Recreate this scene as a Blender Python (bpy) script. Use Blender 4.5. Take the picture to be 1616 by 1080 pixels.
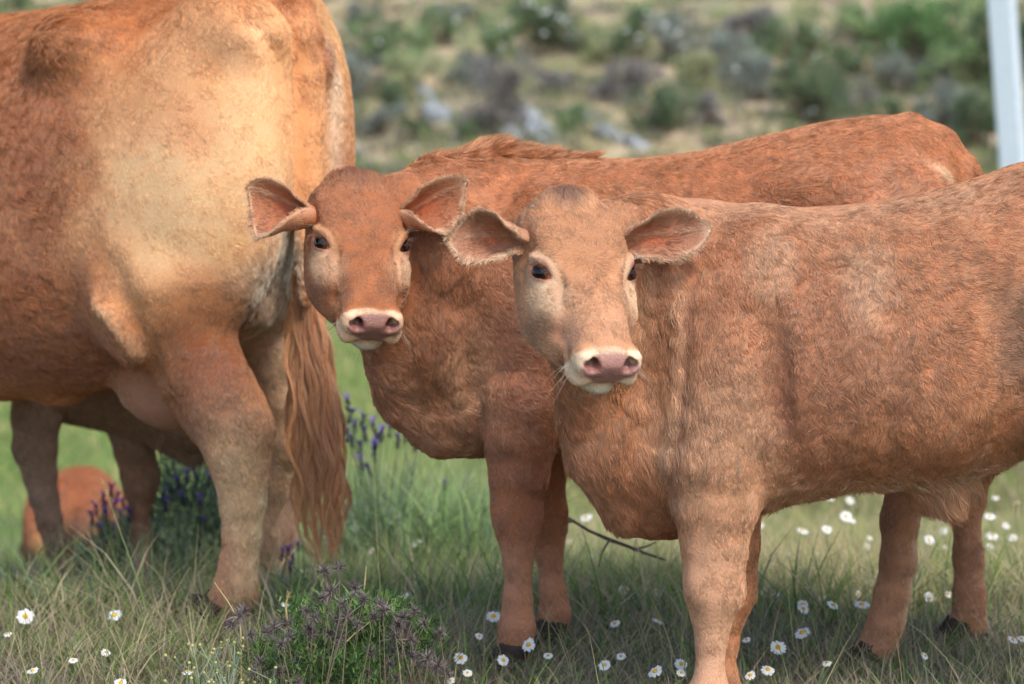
import bpy, math, time
import numpy as np
from math import radians, sin, cos, pi

T0 = time.time()
scene = bpy.context.scene
for o in list(bpy.data.objects):
    bpy.data.objects.remove(o)

# ------------------------------------------------------------------ camera, light, exposure
FPX = 3815.0                      # focal length in pixels of a 1616-wide frame (85 mm on full frame)
PITCH = radians(5.69)
CAM = np.array([0.0, 0.0, 1.0])
cam_data = bpy.data.cameras.new("camera")
cam_data.lens = 85.0
cam_data.sensor_width = 36.0
cam_data.clip_start = 0.05
cam_data.clip_end = 500.0
cam_data.dof.use_dof = True
cam_data.dof.focus_distance = 3.85
cam_data.dof.aperture_fstop = 4.0
cam_ob = bpy.data.objects.new("camera", cam_data)
scene.collection.objects.link(cam_ob)
cam_ob.location = CAM.tolist()
cam_ob.rotation_euler = (pi / 2 - PITCH, 0, 0)
scene.camera = cam_ob

SUN_ELEV, SUN_AZ = radians(48), radians(150)      # azimuth measured clockwise from +Y (view direction)
world = bpy.data.worlds.new("World")
scene.world = world
world.use_nodes = True
wn = world.node_tree
wn.nodes.clear()
w_out = wn.nodes.new("ShaderNodeOutputWorld")
w_bg = wn.nodes.new("ShaderNodeBackground")
w_sky = wn.nodes.new("ShaderNodeTexSky")
w_sky.sky_type = 'NISHITA'
w_sky.sun_disc = False
w_sky.sun_elevation = SUN_ELEV
w_sky.sun_rotation = SUN_AZ
w_sky.air_density = 1.0
w_sky.dust_density = 1.5
w_sky.ozone_density = 0.6
w_bg.inputs['Strength'].default_value = 0.15
wn.links.new(w_sky.outputs[0], w_bg.inputs[0])
wn.links.new(w_bg.outputs[0], w_out.inputs[0])

sun_data = bpy.data.lights.new("sun", 'SUN')
sun_data.energy = 1.5
sun_data.angle = radians(11.0)
sun_data.color = (1.0, 0.94, 0.86)
sun_ob = bpy.data.objects.new("sun", sun_data)
scene.collection.objects.link(sun_ob)
# direction towards the sun: azimuth clockwise from +Y
sd = np.array([sin(SUN_AZ) * cos(SUN_ELEV), cos(SUN_AZ) * cos(SUN_ELEV), sin(SUN_ELEV)])
from mathutils import Vector, Matrix
sun_ob.rotation_euler = Vector((-sd).tolist()).to_track_quat('-Z', 'Y').to_euler()

scene.view_settings.view_transform = 'Standard'
scene.view_settings.look = 'None'
scene.view_settings.gamma = 1.0
scene.view_settings.exposure = 0.95
scene.render.film_transparent = False
scene.cycles.max_bounces = 6
scene.cycles.diffuse_bounces = 3
scene.cycles.glossy_bounces = 2
scene.cycles.transmission_bounces = 4
scene.cycles.transparent_max_bounces = 6
scene.cycles.caustics_reflective = False
scene.cycles.caustics_refractive = False
scene.cycles.use_adaptive_sampling = True
scene.cycles.adaptive_threshold = 0.02
scene.cycles.use_denoising = True
scene.cycles_curves.shape = 'RIBBONS'
scene.cycles_curves.subdivisions = 2

# ------------------------------------------------------------------ picture <-> world helpers
FWD = np.array([0, cos(PITCH), -sin(PITCH)])
UPV = np.array([0, sin(PITCH), cos(PITCH)])
RGT = np.array([1.0, 0, 0])

def ray(px, py):
    return FWD + RGT * ((px - 808.0) / FPX) + UPV * ((540.0 - py) / FPX)

def at(px, py, D):
    """world point D metres away (along +Y) seen at a photo position"""
    d = ray(px, py)
    return CAM + d * (D / d[1])

class Side:
    """the upright middle plane of an animal: heading h (angle from -X towards +Y) through a point"""
    def __init__(s, px, D, yaw):
        s.O = at(px, 540, D)
        s.h = np.array([-cos(yaw), sin(yaw), 0.0])
        s.n = np.array([-sin(yaw), -cos(yaw), 0.0])     # towards the camera
    def __call__(s, px, py, lat=0.0):
        d = ray(px, py)
        t = ((s.O + s.n * lat - CAM) @ s.n) / (d @ s.n)
        return CAM + d * t
    def mpp(s, px, py=540, lat=0.0):
        return s(px, py, lat)[1] / FPX

# ------------------------------------------------------------------ noise
def _hash(ix, iy, iz, seed):
    h = (ix.astype(np.int64) * 374761393 + iy.astype(np.int64) * 668265263 + iz.astype(np.int64) * 2147483647 + seed * 974711) & 0xffffffff
    h = ((h ^ (h >> 13)) * 1274126177) & 0xffffffff
    h = (h ^ (h >> 16)) & 0xffffffff
    return h.astype(np.float32) / np.float32(4294967295.0)

def vnoise(p, scale, seed=0):
    """value noise in -1..1 of (N,3) points"""
    q = p * scale + 1000.0
    i = np.floor(q).astype(np.int64)
    f = (q - i).astype(np.float32)
    f = f * f * (3 - 2 * f)
    r = 0
    for dx in (0, 1):
        wx = f[:, 0] if dx else 1 - f[:, 0]
        for dy in (0, 1):
            wy = f[:, 1] if dy else 1 - f[:, 1]
            for dz in (0, 1):
                wz = f[:, 2] if dz else 1 - f[:, 2]
                r = r + wx * wy * wz * _hash(i[:, 0] + dx, i[:, 1] + dy, i[:, 2] + dz, seed)
    return r * 2 - 1

def fbm(p, scale, seed=0, octv=3):
    r, a, s = 0, 1.0, 0
    for k in range(octv):
        r = r + a * vnoise(p, scale * 2 ** k, seed + k * 17)
        s += a
        a *= 0.5
    return r / s

def sstep(a, b, x):
    t = np.clip((x - a) / (b - a), 0, 1)
    return t * t * (3 - 2 * t)

def srgb(r, g, b):
    c = np.array([r, g, b], float) / 255.0
    return np.where(c <= 0.04045, c / 12.92, ((c + 0.055) / 1.055) ** 2.4)

# ------------------------------------------------------------------ signed distance sculpting on a rectilinear grid
def dense_axis(lo, hi, coarse, zones):
    """grid lines from lo to hi, finer inside zones (a, b, step)"""
    x, out = lo, []
    while x < hi:
        out.append(x)
        st = coarse
        for a, b, s_ in zones:
            d = max(a - x, x - b, 0)
            st = min(st, s_ + d * 0.25)
        x += st
    out.append(x)
    return np.array(out)

class Field:
    def __init__(s, gx, gy, gz):
        s.g = [np.asarray(v, np.float32) for v in (gx, gy, gz)]
        s.F = np.full([len(v) for v in s.g], 0.5, np.float32)
    def sl(s, lo, hi):
        r = []
        for k in range(3):
            a = max(int(np.searchsorted(s.g[k], lo[k])) - 1, 0)
            b = min(int(np.searchsorted(s.g[k], hi[k])) + 1, len(s.g[k]))
            if b <= a: return None
            r.append(slice(a, b))
        return tuple(r)
    def pts(s, sl):
        X, Y, Z = np.meshgrid(s.g[0][sl[0]], s.g[1][sl[1]], s.g[2][sl[2]], indexing='ij')
        return np.stack([X, Y, Z], -1)
    def apply(s, lo, hi, fn, mode='add', k=0.02):
        sl = s.sl(lo, hi)
        if sl is None: return
        d = fn(s.pts(sl)).astype(np.float32)
        A = s.F[sl]
        if mode == 'add':
            h = np.clip(0.5 + 0.5 * (A - d) / k, 0, 1)
            s.F[sl] = A * (1 - h) + d * h - k * h * (1 - h)
        elif mode == 'sub':
            d = -d
            h = np.clip(0.5 - 0.5 * (A - d) / k, 0, 1)
            s.F[sl] = A * (1 - h) + d * h + k * h * (1 - h)
        elif mode == 'off':
            s.F[sl] = A + d
    # -- primitives
    def cone(s, a, ra, b, rb, k=0.03, mode='add', n=None, sq=1.0):
        a = np.asarray(a, float); b = np.asarray(b, float)
        m = max(ra, rb) * max(1, sq) + k + 0.02
        lo, hi = np.minimum(a, b) - m, np.maximum(a, b) + m
        ab = b - a; L2 = max(ab @ ab, 1e-9)
        def fn(P):
            q = P - a
            t = np.clip((q @ ab) / L2, 0, 1)
            q = q - t[..., None] * ab
            if n is not None:
                q = q + (1 / sq - 1) * (q @ n)[..., None] * n
            t2 = t
            return np.sqrt((q * q).sum(-1)) - (ra + (rb - ra) * t2)
        s.apply(lo, hi, fn, mode, k)
    def chain(s, pts, k=0.03, n=None, sq=1.0):
        for (a, ra), (b, rb) in zip(pts[:-1], pts[1:]):
            s.cone(a, ra, b, rb, k, n=n, sq=sq)
    def ell(s, c, r, R=None, k=0.03, mode='add'):
        c = np.asarray(c, float); r = np.asarray(r, float)
        R = np.eye(3) if R is None else R       # rows are the ellipsoid's axes
        e = np.sqrt(((R * r[:, None]) ** 2).sum(0)) + k + 0.02
        def fn(P):
            q = (P - c) @ R.T
            k0 = np.sqrt(((q / r) ** 2).sum(-1)); k1 = np.sqrt(((q / r ** 2) ** 2).sum(-1)) + 1e-6
            return k0 * (k0 - 1) / k1
        s.apply(c - e, c + e, fn, mode, k)
    def bump(s, c, r, amp, R=None):
        """gaussian push: amp > 0 raises the surface"""
        c = np.asarray(c, float); r = np.asarray(r, float) * np.ones(3)
        R = np.eye(3) if R is None else R
        e = np.sqrt(((R * (2.4 * r)[:, None]) ** 2).sum(0))
        def fn(P):
            q = ((P - c) @ R.T) / r
            return -amp * np.exp(-(q * q).sum(-1))
        s.apply(c - e, c + e, fn, 'off')
    def crease(s, pts, w, amp):
        """groove (amp < 0) or ridge along a polyline"""
        pts = [np.asarray(p, float) for p in pts]
        allp = np.array(pts)
        lo, hi = allp.min(0) - 2.6 * w, allp.max(0) + 2.6 * w
        def fn(P):
            D = None
            for a, b in zip(pts[:-1], pts[1:]):
                ab = b - a; q = P - a
                t = np.clip((q @ ab) / (ab @ ab), 0, 1)
                q = q - t[..., None] * ab
                d = (q * q).sum(-1)
                D = d if D is None else np.minimum(D, d)
            return -amp * np.exp(-D / (w * w))
        s.apply(lo, hi, fn, 'off')
    def loft(s, O, h, n, st, k=0.04, p=2.3, pear=0.0, up=np.array([0, 0, 1.0]), mode='add'):
        """stations (x along h, centre v, half height, half width, lateral centre)"""
        st = np.array(sorted(st)); X = st[:, 0]
        xs = np.linspace(X[0], X[-1], 240)
        def sm(v):
            y = np.interp(xs, X, v)
            w = 13; kk = np.hanning(w + 2)[1:-1]; kk /= kk.sum()
            return np.convolve(np.pad(y, w // 2, mode='edge'), kk, 'valid')
        cv, hv, hw, cl = [sm(st[:, i]) for i in (1, 2, 3, 4)]
        corners = []
        for i in (0, -1):
            for a in (-1, 1):
                for b in (-1, 1):
                    corners.append(O + h * X[i] + n * (a * st[:, 3].max() + cl.mean()) )
        C = np.array([O + h * x + up * (v + sgn * hh) + n * (l + s2 * w_) for x, v, hh, w_, l in zip(xs[::8], cv[::8], hv[::8], hw[::8], cl[::8]) for sgn in (-1, 1) for s2 in (-1, 1)])
        m = k + 0.03
        def fn(P):
            q = P - O
            x = q @ h; xc = np.clip(x, X[0], X[-1])
            a = np.interp(xc, xs, hw); b = np.interp(xc, xs, hv)
            v = (q @ up - np.interp(xc, xs, cv)) / b
            u = np.abs(q @ n - np.interp(xc, xs, cl)) / (a * (1 - pear * np.clip(v, -1.2, 1.2)))
            f = ((u ** p + np.abs(v) ** p) ** (1 / p) - 1) * np.minimum(a, b)
            dx = np.abs(x - xc)
            return np.where(dx > 0, np.sqrt(np.maximum(f, 0) ** 2 + dx ** 2) + np.minimum(f, 0) * 0, f)
        s.apply(C.min(0) - m, C.max(0) + m, fn, mode, k)
    def mesh(s):
        """naive surface nets"""
        F = s.F; sg = F < 0
        gx, gy, gz = s.g
        nx, ny, nz = F.shape
        acc = np.zeros((nx - 1, ny - 1, nz - 1), np.int8)
        c = sg[:-1, :-1, :-1].astype(np.int8)
        tot = np.zeros_like(acc)
        for dx in (0, 1):
            for dy in (0, 1):
                for dz in (0, 1):
                    tot += sg[dx:nx - 1 + dx, dy:ny - 1 + dy, dz:nz - 1 + dz]
        ci, cj, ck = np.nonzero((tot > 0) & (tot < 8))
        vid = np.full(tot.shape, -1, np.int64)
        vid[ci, cj, ck] = np.arange(len(ci))
        P = np.zeros((len(ci), 3)); W = np.zeros(len(ci))
        cs = [(0, 0, 0), (1, 0, 0), (0, 1, 0), (1, 1, 0), (0, 0, 1), (1, 0, 1), (0, 1, 1), (1, 1, 1)]
        ed = [(0, 1), (2, 3), (4, 5), (6, 7), (0, 2), (1, 3), (4, 6), (5, 7), (0, 4), (1, 5), (2, 6), (3, 7)]
        val = [F[ci + a, cj + b, ck + c_] for a, b, c_ in cs]
        pos = [np.stack([gx[ci + a], gy[cj + b], gz[ck + c_]], -1) for a, b, c_ in cs]
        for a, b in ed:
            va, vb = val[a], val[b]
            m = (va < 0) != (vb < 0)
            t = np.where(m, va / np.where(m, va - vb, 1), 0)
            P += np.where(m[:, None], pos[a] + t[:, None] * (pos[b] - pos[a]), 0)
            W += m
        P /= W[:, None]
        quads = []
        def emit(m, offs, flip):
            i, j, k_ = np.nonzero(m != 0)
            return i, j, k_
        # x edges
        for ax in range(3):
            A = sg[:-1] if ax == 0 else (sg[:, :-1] if ax == 1 else sg[:, :, :-1])
            B = sg[1:] if ax == 0 else (sg[:, 1:] if ax == 1 else sg[:, :, 1:])
            ch = A != B
            i, j, k_ = np.nonzero(ch)
            o = [i, j, k_]
            u, v = [(1, 2), (2, 0), (0, 1)][ax]
            ok = (o[u] > 0) & (o[v] > 0) & (o[u] < F.shape[u] - 1) & (o[v] < F.shape[v] - 1)
            o = [q[ok] for q in o]
            inside = A[o[0], o[1], o[2]]
            def cell(du, dv):
                q = [x.copy() for x in o]
                q[u] = q[u] + du; q[v] = q[v] + dv
                return vid[q[0], q[1], q[2]]
            q4 = np.stack([cell(-1, -1), cell(0, -1), cell(0, 0), cell(-1, 0)], -1)
            q4[~inside] = q4[~inside][:, ::-1]
            quads.append(q4)
        Q = np.concatenate(quads)
        Q = Q[(Q >= 0).all(1)]
        return P, Q

def relax(P, Q, it=1, lam=0.5):
    for _ in range(it):
        S = np.zeros_like(P); C = np.zeros(len(P))
        for a, b in ((0, 1), (1, 2), (2, 3), (3, 0)):
            np.add.at(S, Q[:, a], P[Q[:, b]]); np.add.at(S, Q[:, b], P[Q[:, a]])
            np.add.at(C, Q[:, a], 1); np.add.at(C, Q[:, b], 1)
        P = P + lam * (S / np.maximum(C, 1)[:, None] - P)
    return P

def vnormals(P, Q):
    n = np.cross(P[Q[:, 2]] - P[Q[:, 0]], P[Q[:, 3]] - P[Q[:, 1]])
    N = np.zeros_like(P)
    for a in range(4):
        np.add.at(N, Q[:, a], n)
    return N / (np.linalg.norm(N, axis=1, keepdims=True) + 1e-12)

# ------------------------------------------------------------------ blender object helpers
def link(o, parent=None):
    """children keep their data in the coordinates of the thing's base"""
    scene.collection.objects.link(o)
    if parent is not None:
        o.parent = parent
    return o

def base_of(parent, base):
    if parent is not None:
        b = np.zeros(3)
        while parent is not None:
            b = b + np.array(parent.location); parent = parent.parent
        return b
    return np.zeros(3) if base is None else np.asarray(base, float)

def tag(o, label=None, cat=None, group=None, kind=None):
    if label: o['label'] = label
    if cat: o['category'] = cat
    if group: o['group'] = group
    if kind: o['kind'] = kind
    return o

def mesh_obj(name, P, Q, mat, parent=None, smooth=True, attrs=None, mats=None, midx=None, base=None):
    """fast mesh from arrays; Q (N,4) quads or (N,3) triangles; attrs {name: (N,3) colours or (N,) floats}"""
    me = bpy.data.meshes.new(name)
    off = base_of(parent, base)
    P = np.asarray(P - off, np.float32); Q = np.asarray(Q, np.int32)
    w = Q.shape[1]
    me.vertices.add(len(P)); me.vertices.foreach_set('co', P.ravel())
    me.loops.add(Q.size); me.loops.foreach_set('vertex_index', Q.ravel())
    me.polygons.add(len(Q))
    me.polygons.foreach_set('loop_start', np.arange(0, Q.size, w, dtype=np.int32))
    me.polygons.foreach_set('loop_total', np.full(len(Q), w, np.int32))
    me.update(calc_edges=True)
    me.polygons.foreach_set('use_smooth', np.full(len(Q), smooth, bool))
    for k_, v in (attrs or {}).items():
        v = np.asarray(v, np.float32)
        if v.ndim == 2:
            at_ = me.attributes.new(k_, 'FLOAT_COLOR', 'POINT')
            at_.data.foreach_set('color', np.concatenate([v, np.ones((len(v), 1), np.float32)], 1).ravel())
        else:
            at_ = me.attributes.new(k_, 'FLOAT', 'POINT')
            at_.data.foreach_set('value', v)
    for m in (mats or [mat]):
        me.materials.append(m)
    if midx is not None:
        me.polygons.foreach_set('material_index', np.asarray(midx, np.int32))
    o = bpy.data.objects.new(name, me)
    if parent is None: o.location = off.tolist()
    return link(o, parent)

def curves_obj(name, P, R, C, mat, parent=None, base=None):
    """P (N,K,3) strands, R (N,K) radii, C (N,3) colour per strand"""
    hc = bpy.data.hair_curves.new(name)
    N, K = P.shape[:2]
    off = base_of(parent, base)
    P = P - off
    hc.add_curves([K] * N)
    hc.attributes['position'].data.foreach_set('vector', P.astype(np.float32).ravel()) if 'position' in hc.attributes else hc.points.foreach_set('position', P.astype(np.float32).ravel())
    ra = hc.attributes.get('radius') or hc.attributes.new('radius', 'FLOAT', 'POINT')
    ra.data.foreach_set('value', R.astype(np.float32).ravel())
    ca = hc.attributes.new('tint', 'FLOAT_COLOR', 'CURVE')
    ca.data.foreach_set('color', np.concatenate([C, np.ones((N, 1))], 1).astype(np.float32).ravel())
    hc.materials.append(mat)
    o = bpy.data.objects.new(name, hc)
    if parent is None: o.location = off.tolist()
    return link(o, parent)

def new_mat(name):
    m = bpy.data.materials.new(name)
    m.use_nodes = True
    nt = m.node_tree
    b = nt.nodes.get('Principled BSDF')
    return m, nt, b

def noise_node(nt, scale, detail=3, rough=0.5, coord='Object'):
    tc = nt.nodes.new('ShaderNodeTexCoord')
    n = nt.nodes.new('ShaderNodeTexNoise')
    n.inputs['Scale'].default_value = scale
    n.inputs['Detail'].default_value = detail
    n.inputs['Roughness'].default_value = rough
    nt.links.new(tc.outputs[coord], n.inputs['Vector'])
    return n

def ramp_node(nt, fac, stops):
    r = nt.nodes.new('ShaderNodeValToRGB')
    el = r.color_ramp.elements
    while len(el) < len(stops): el.new(0.5)
    for e, (p, c) in zip(el, stops):
        e.position = p; e.color = (*c, 1)
    nt.links.new(fac, r.inputs[0])
    return r

def add_bump(nt, b, src, strength=0.3, dist=0.01):
    bp = nt.nodes.new('ShaderNodeBump')
    bp.inputs['Strength'].default_value = strength
    bp.inputs['Distance'].default_value = dist
    nt.links.new(src, bp.inputs['Height'])
    nt.links.new(bp.outputs[0], b.inputs['Normal'])

def simple_mat(name, col, rough=0.7, vary=0.15, scale=30, bump=0.2, spec=0.3, dist=0.002):
    m, nt, b = new_mat(name)
    n = noise_node(nt, scale, 4)
    c = np.array(col)
    r = ramp_node(nt, n.outputs[0], [(0.3, tuple(np.clip(c * (1 - vary), 0, 1))), (0.7, tuple(np.clip(c * (1 + vary), 0, 1)))])
    nt.links.new(r.outputs[0], b.inputs['Base Color'])
    b.inputs['Roughness'].default_value = rough
    b.inputs['Specular IOR Level'].default_value = spec
    if bump: add_bump(nt, b, n.outputs[0], bump, dist)
    return m

# hide: coat colour from the 'tint' attribute, moist skin where 'wet' is 1
def hide_material():
    m, nt, b = new_mat('animal_hide')
    a = nt.nodes.new('ShaderNodeAttribute'); a.attribute_name = 'tint'
    w = nt.nodes.new('ShaderNodeAttribute'); w.attribute_name = 'wet'
    n = noise_node(nt, 420, 4, 0.6)
    n2 = noise_node(nt, 160, 2)
    mx = nt.nodes.new('ShaderNodeMix'); mx.data_type = 'RGBA'; mx.blend_type = 'MULTIPLY'
    r = ramp_node(nt, n.outputs[0], [(0.3, (0.78, 0.76, 0.76)), (0.65, (1.1, 1.1, 1.1))])
    mx.inputs[0].default_value = 1.0
    nt.links.new(a.outputs['Color'], mx.inputs[6]); nt.links.new(r.outputs[0], mx.inputs[7])
    nt.links.new(mx.outputs[2], b.inputs['Base Color'])
    mr = nt.nodes.new('ShaderNodeMapRange')
    mr.inputs[3].default_value = 0.9; mr.inputs[4].default_value = 0.27
    nt.links.new(w.outputs['Fac'], mr.inputs[0]); nt.links.new(mr.outputs[0], b.inputs['Roughness'])
    b.inputs['Specular IOR Level'].default_value = 0.4
    v = nt.nodes.new('ShaderNodeTexVoronoi'); v.inputs['Scale'].default_value = 330
    tc = nt.nodes.new('ShaderNodeTexCoord'); nt.links.new(tc.outputs['Object'], v.inputs['Vector'])
    ad = nt.nodes.new('ShaderNodeMath'); ad.operation = 'ADD'
    nt.links.new(v.outputs['Distance'], ad.inputs[0]); nt.links.new(n2.outputs[0], ad.inputs[1])
    add_bump(nt, b, ad.outputs[0], 0.35, 0.0015)
    b.inputs['Subsurface Weight'].default_value = 0.0
    return m

def hair_material(name='animal_hair', rough=0.55, tr=0.35):
    m = bpy.data.materials.new(name); m.use_nodes = True
    nt = m.node_tree; nt.nodes.clear()
    out = nt.nodes.new('ShaderNodeOutputMaterial')
    a = nt.nodes.new('ShaderNodeAttribute'); a.attribute_name = 'tint'
    d = nt.nodes.new('ShaderNodeBsdfDiffuse')
    t = nt.nodes.new('ShaderNodeBsdfTranslucent')
    g = nt.nodes.new('ShaderNodeBsdfHair'); g.component = 'Reflection'
    g.inputs['RoughnessU'].default_value = 0.3; g.inputs['RoughnessV'].default_value = 0.6
    g.inputs['Color'].default_value = (0.6, 0.55, 0.5, 1)
    m1 = nt.nodes.new('ShaderNodeMixShader'); m1.inputs[0].default_value = tr
    m2 = nt.nodes.new('ShaderNodeMixShader'); m2.inputs[0].default_value = 0.10
    nt.links.new(a.outputs['Color'], d.inputs['Color']); nt.links.new(a.outputs['Color'], t.inputs['Color'])
    nt.links.new(d.outputs[0], m1.inputs[1]); nt.links.new(t.outputs[0], m1.inputs[2])
    nt.links.new(m1.outputs[0], m2.inputs[1]); nt.links.new(g.outputs[0], m2.inputs[2])
    nt.links.new(m2.outputs[0], out.inputs[0])
    return m

M_HIDE = hide_material()
M_HAIR = hair_material()
M_EYE, _nt, _b = new_mat('eyeball')
_a = _nt.nodes.new('ShaderNodeAttribute'); _a.attribute_name = 'tint'
_nt.links.new(_a.outputs['Color'], _b.inputs['Base Color'])
_b.inputs['Roughness'].default_value = 0.12
_b.inputs['Specular IOR Level'].default_value = 0.35
M_HOOF = simple_mat('hoof_horn', srgb(58, 44, 36), 0.6, 0.3, 60, 0.4)
M_HORN = simple_mat('horn_bud', srgb(150, 145, 138), 0.6, 0.2, 200, 0.3)
print('core', round(time.time() - T0, 1))
# ------------------------------------------------------------------ a calf's head
class Head:
    """local millimetres: x towards the muzzle, y towards the picture's right, z out of the forehead"""
    def __init__(s, o, yaw, pitch, roll=0.0, sc=1.0):
        X = np.array([sin(yaw) * cos(pitch), -cos(yaw) * cos(pitch), -sin(pitch)])
        Y = np.array([cos(yaw), sin(yaw), 0.0])
        Z = np.cross(Y, X); Z = Z if Z[2] > 0 else -Z
        f = np.array([sin(yaw), -cos(yaw), 0.0])
        c, sn = cos(roll), sin(roll)
        def rot(v):
            return v * c + np.cross(f, v) * sn + f * (f @ v) * (1 - c)
        s.X, s.Y, s.Z = rot(X), rot(Y), rot(Z)
        s.R = np.stack([s.X, s.Y, s.Z]); s.o = np.asarray(o); s.u = 0.001 * sc
    @staticmethod
    def warp(x):
        x = np.asarray(x, float)
        return np.where(x > 20, 20 + (x - 20) * 0.86, np.where(x < 0, x * 1.12, x))
    @staticmethod
    def unwarp(x):
        return np.where(x > 20, 20 + (x - 20) / 0.86, np.where(x < 0, x / 1.12, x))
    def __call__(s, x, y, z):
        x = float(s.warp(x))
        return s.o + s.u * (x * s.X + y * s.Y + z * s.Z)
    def local(s, P):
        L = ((P - s.o) @ s.R.T) / s.u
        L[:, 0] = s.unwarp(L[:, 0])
        return L

def eye_frame(H, s):
    g = H.X * 0.28 + H.Y * s * 0.78 + H.Z * 0.52
    g /= np.linalg.norm(g)
    ex = H.X - g * (H.X @ g); ex /= np.linalg.norm(ex)
    ez = np.cross(g, ex); ez = ez if ez @ H.Z > 0 else -ez
    c, q = cos(0.62), sin(0.62)
    return g, c * ex + q * ez, c * ez - q * ex

EYE = (4, 61, -34)

def sculpt_head(F, H, k=0.012):
    u = H.u
    E = lambda c, r, k_=k, mode='add', R=None: F.ell(H(*c), np.array(r) * u, (H.R if R is None else R @ H.R), k_, mode)
    # skull: x, centre z, half height, half width
    st = [(-117, -44, 26, 52), (-106, -48, 40, 72), (-80, -53, 52, 82), (-40, -60, 60, 82), (0, -67, 62, 79), (35, -71, 62, 77),
          (70, -71, 59, 68), (105, -68, 52, 57), (135, -62, 44, 48), (160, -58, 37, 47), (180, -57, 33, 49), (193, -58, 27, 44), (201, -59, 18, 32)]
    F.loft(H.o, H.X, H.Y, [(float(H.warp(x)) * u, z * u, h * u, w * u, 0) for x, z, h, w in st], k=k, p=2.3, pear=0.10, up=H.Z)
    # broad flat forehead and the nasal bridge
    F.loft(H.o, H.X, H.Y, [(float(H.warp(x)) * u, z * u, h * u, w * u, 0) for x, z, h, w in
           [(-108, -28, 20, 54), (-85, -22, 22, 70), (-60, -19, 22, 72), (-20, -19, 21, 70), (20, -24, 20, 58), (60, -29, 20, 47), (110, -35, 18, 37), (150, -40, 17, 34), (178, -45, 14, 35)]],
           k=0.009, p=3.3, up=H.Z)
    E((-106, 0, -18), (26, 42, 24), 0.02)                            # poll tuft mound
    for s in (-1, 1):
        E((16, s * 50, -92), (68, 30, 46), 0.03)
        F.cone(H(40, s * 44, -108), 28 * u, H(140, s * 24, -98), 19 * u, 0.03)
        F.bump(H(104, s * 58, -58), 0.022, -0.006)
        F.bump(H(56, s * 66, -46), 0.018, -0.004)
        F.crease([H(30, s * 62, -74), H(78, s * 60, -78), H(128, s * 52, -72)], 0.012, 0.003)                   # cheek muscle
        E((48, s * 56, -58), (40, 15, 20), 0.024)                   # cheek bone under the eye
        E((178, s * 36, -50), (23, 15, 20), 0.008)                  # nostril wing
        E((176, s * 36, -76), (25, 18, 17), 0.007)
        F.crease([H(150, s * 50, -60), H(172, s * 54, -66)], 0.006, -0.002)                  # upper lip
        F.bump(H(20, s * 34, -6), 0.020, -0.003)
        F.bump(H(-44, s * 82, -52), 0.022, -0.004)                  # temple
        # eye mound, lids and opening
        g, ex, ez = eye_frame(H, s)
        R = np.stack([ex, g, ez])
        e = H(EYE[0], s * EYE[1], EYE[2])
        F.ell(e - g * 0.004, np.array([29, 24.5, 25]) * u, R, 0.010)
        F.ell(e + ez * 15 * u - ex * 4 * u + g * 7 * u, np.array([27, 13, 9]) * u, R, 0.008)   # brow
        F.ell(e + g * 22 * u, np.array([19.5, 15, 9.6]) * u, R, 0.003, 'sub')
        F.ell(e + g * 20 * u + ex * 15 * u - ez * 3 * u, np.array([8, 12, 5]) * u, R, 0.003, 'sub')
        F.crease([e - ex * 22 * u + g * 18 * u + ez * 5 * u, e - ex * 6 * u + ez * 16.5 * u + g * 24 * u, e + ex * 14 * u + ez * 14 * u + g * 22 * u, e + ex * 27 * u + ez * 0 * u + g * 16 * u], 0.0042, -0.0046)
        F.crease([e - ex * 14 * u + ez * 24 * u + g * 16 * u, e + ex * 8 * u + ez * 23 * u + g * 16 * u, e + ex * 30 * u + ez * 10 * u + g * 10 * u, e + ex * 44 * u - ez * 6 * u + g * 6 * u], 0.005, -0.0036)
        F.crease([e - ex * 16 * u - ez * 14 * u + g * 21 * u, e + ex * 4 * u - ez * 18 * u + g * 20 * u, e + ex * 24 * u - ez * 11 * u + g * 15 * u], 0.0036, -0.0022)
        F.crease([e + ex * 24 * u + g * 12 * u, e + ex * 46 * u - ez * 16 * u + g * 6 * u], 0.006, -0.002)
    E((180, 0, -50), (20, 38, 24), 0.012)                           # nose pad
    F.crease([H(206, 0, -52), H(203, 0, -76)], 0.0035, -0.0016)     # philtrum
    for s in (-1, 1):
        E((200, s * 27, -42), (19, 8.5, 10.5), 0.004, 'sub')        # nostril
        E((192, s * 35, -42), (15, 6, 6), 0.004, 'sub')
        F.crease([H(202, s * 17, -30), H(197, s * 31, -25), H(186, s * 44, -33)], 0.005, 0.0030)
        F.crease([H(203, s * 17, -54), H(199, s * 30, -57), H(191, s * 42, -48)], 0.005, 0.0018)
    # mouth and chin
    E((156, 0, -99), (38, 33, 13), 0.006)
    E((130, 0, -94), (50, 28, 18), 0.02)
    m = [H(140, -50, -86), H(165, -50, -92), H(184, -38, -93), H(196, -16, -84), H(198, 0, -80), H(196, 16, -84), H(184, 38, -93), H(165, 50, -92), H(140, 50, -86)]
    F.crease(m, 0.0046, -0.0085)

def gauss(d2):
    return np.exp(-d2)

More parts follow.
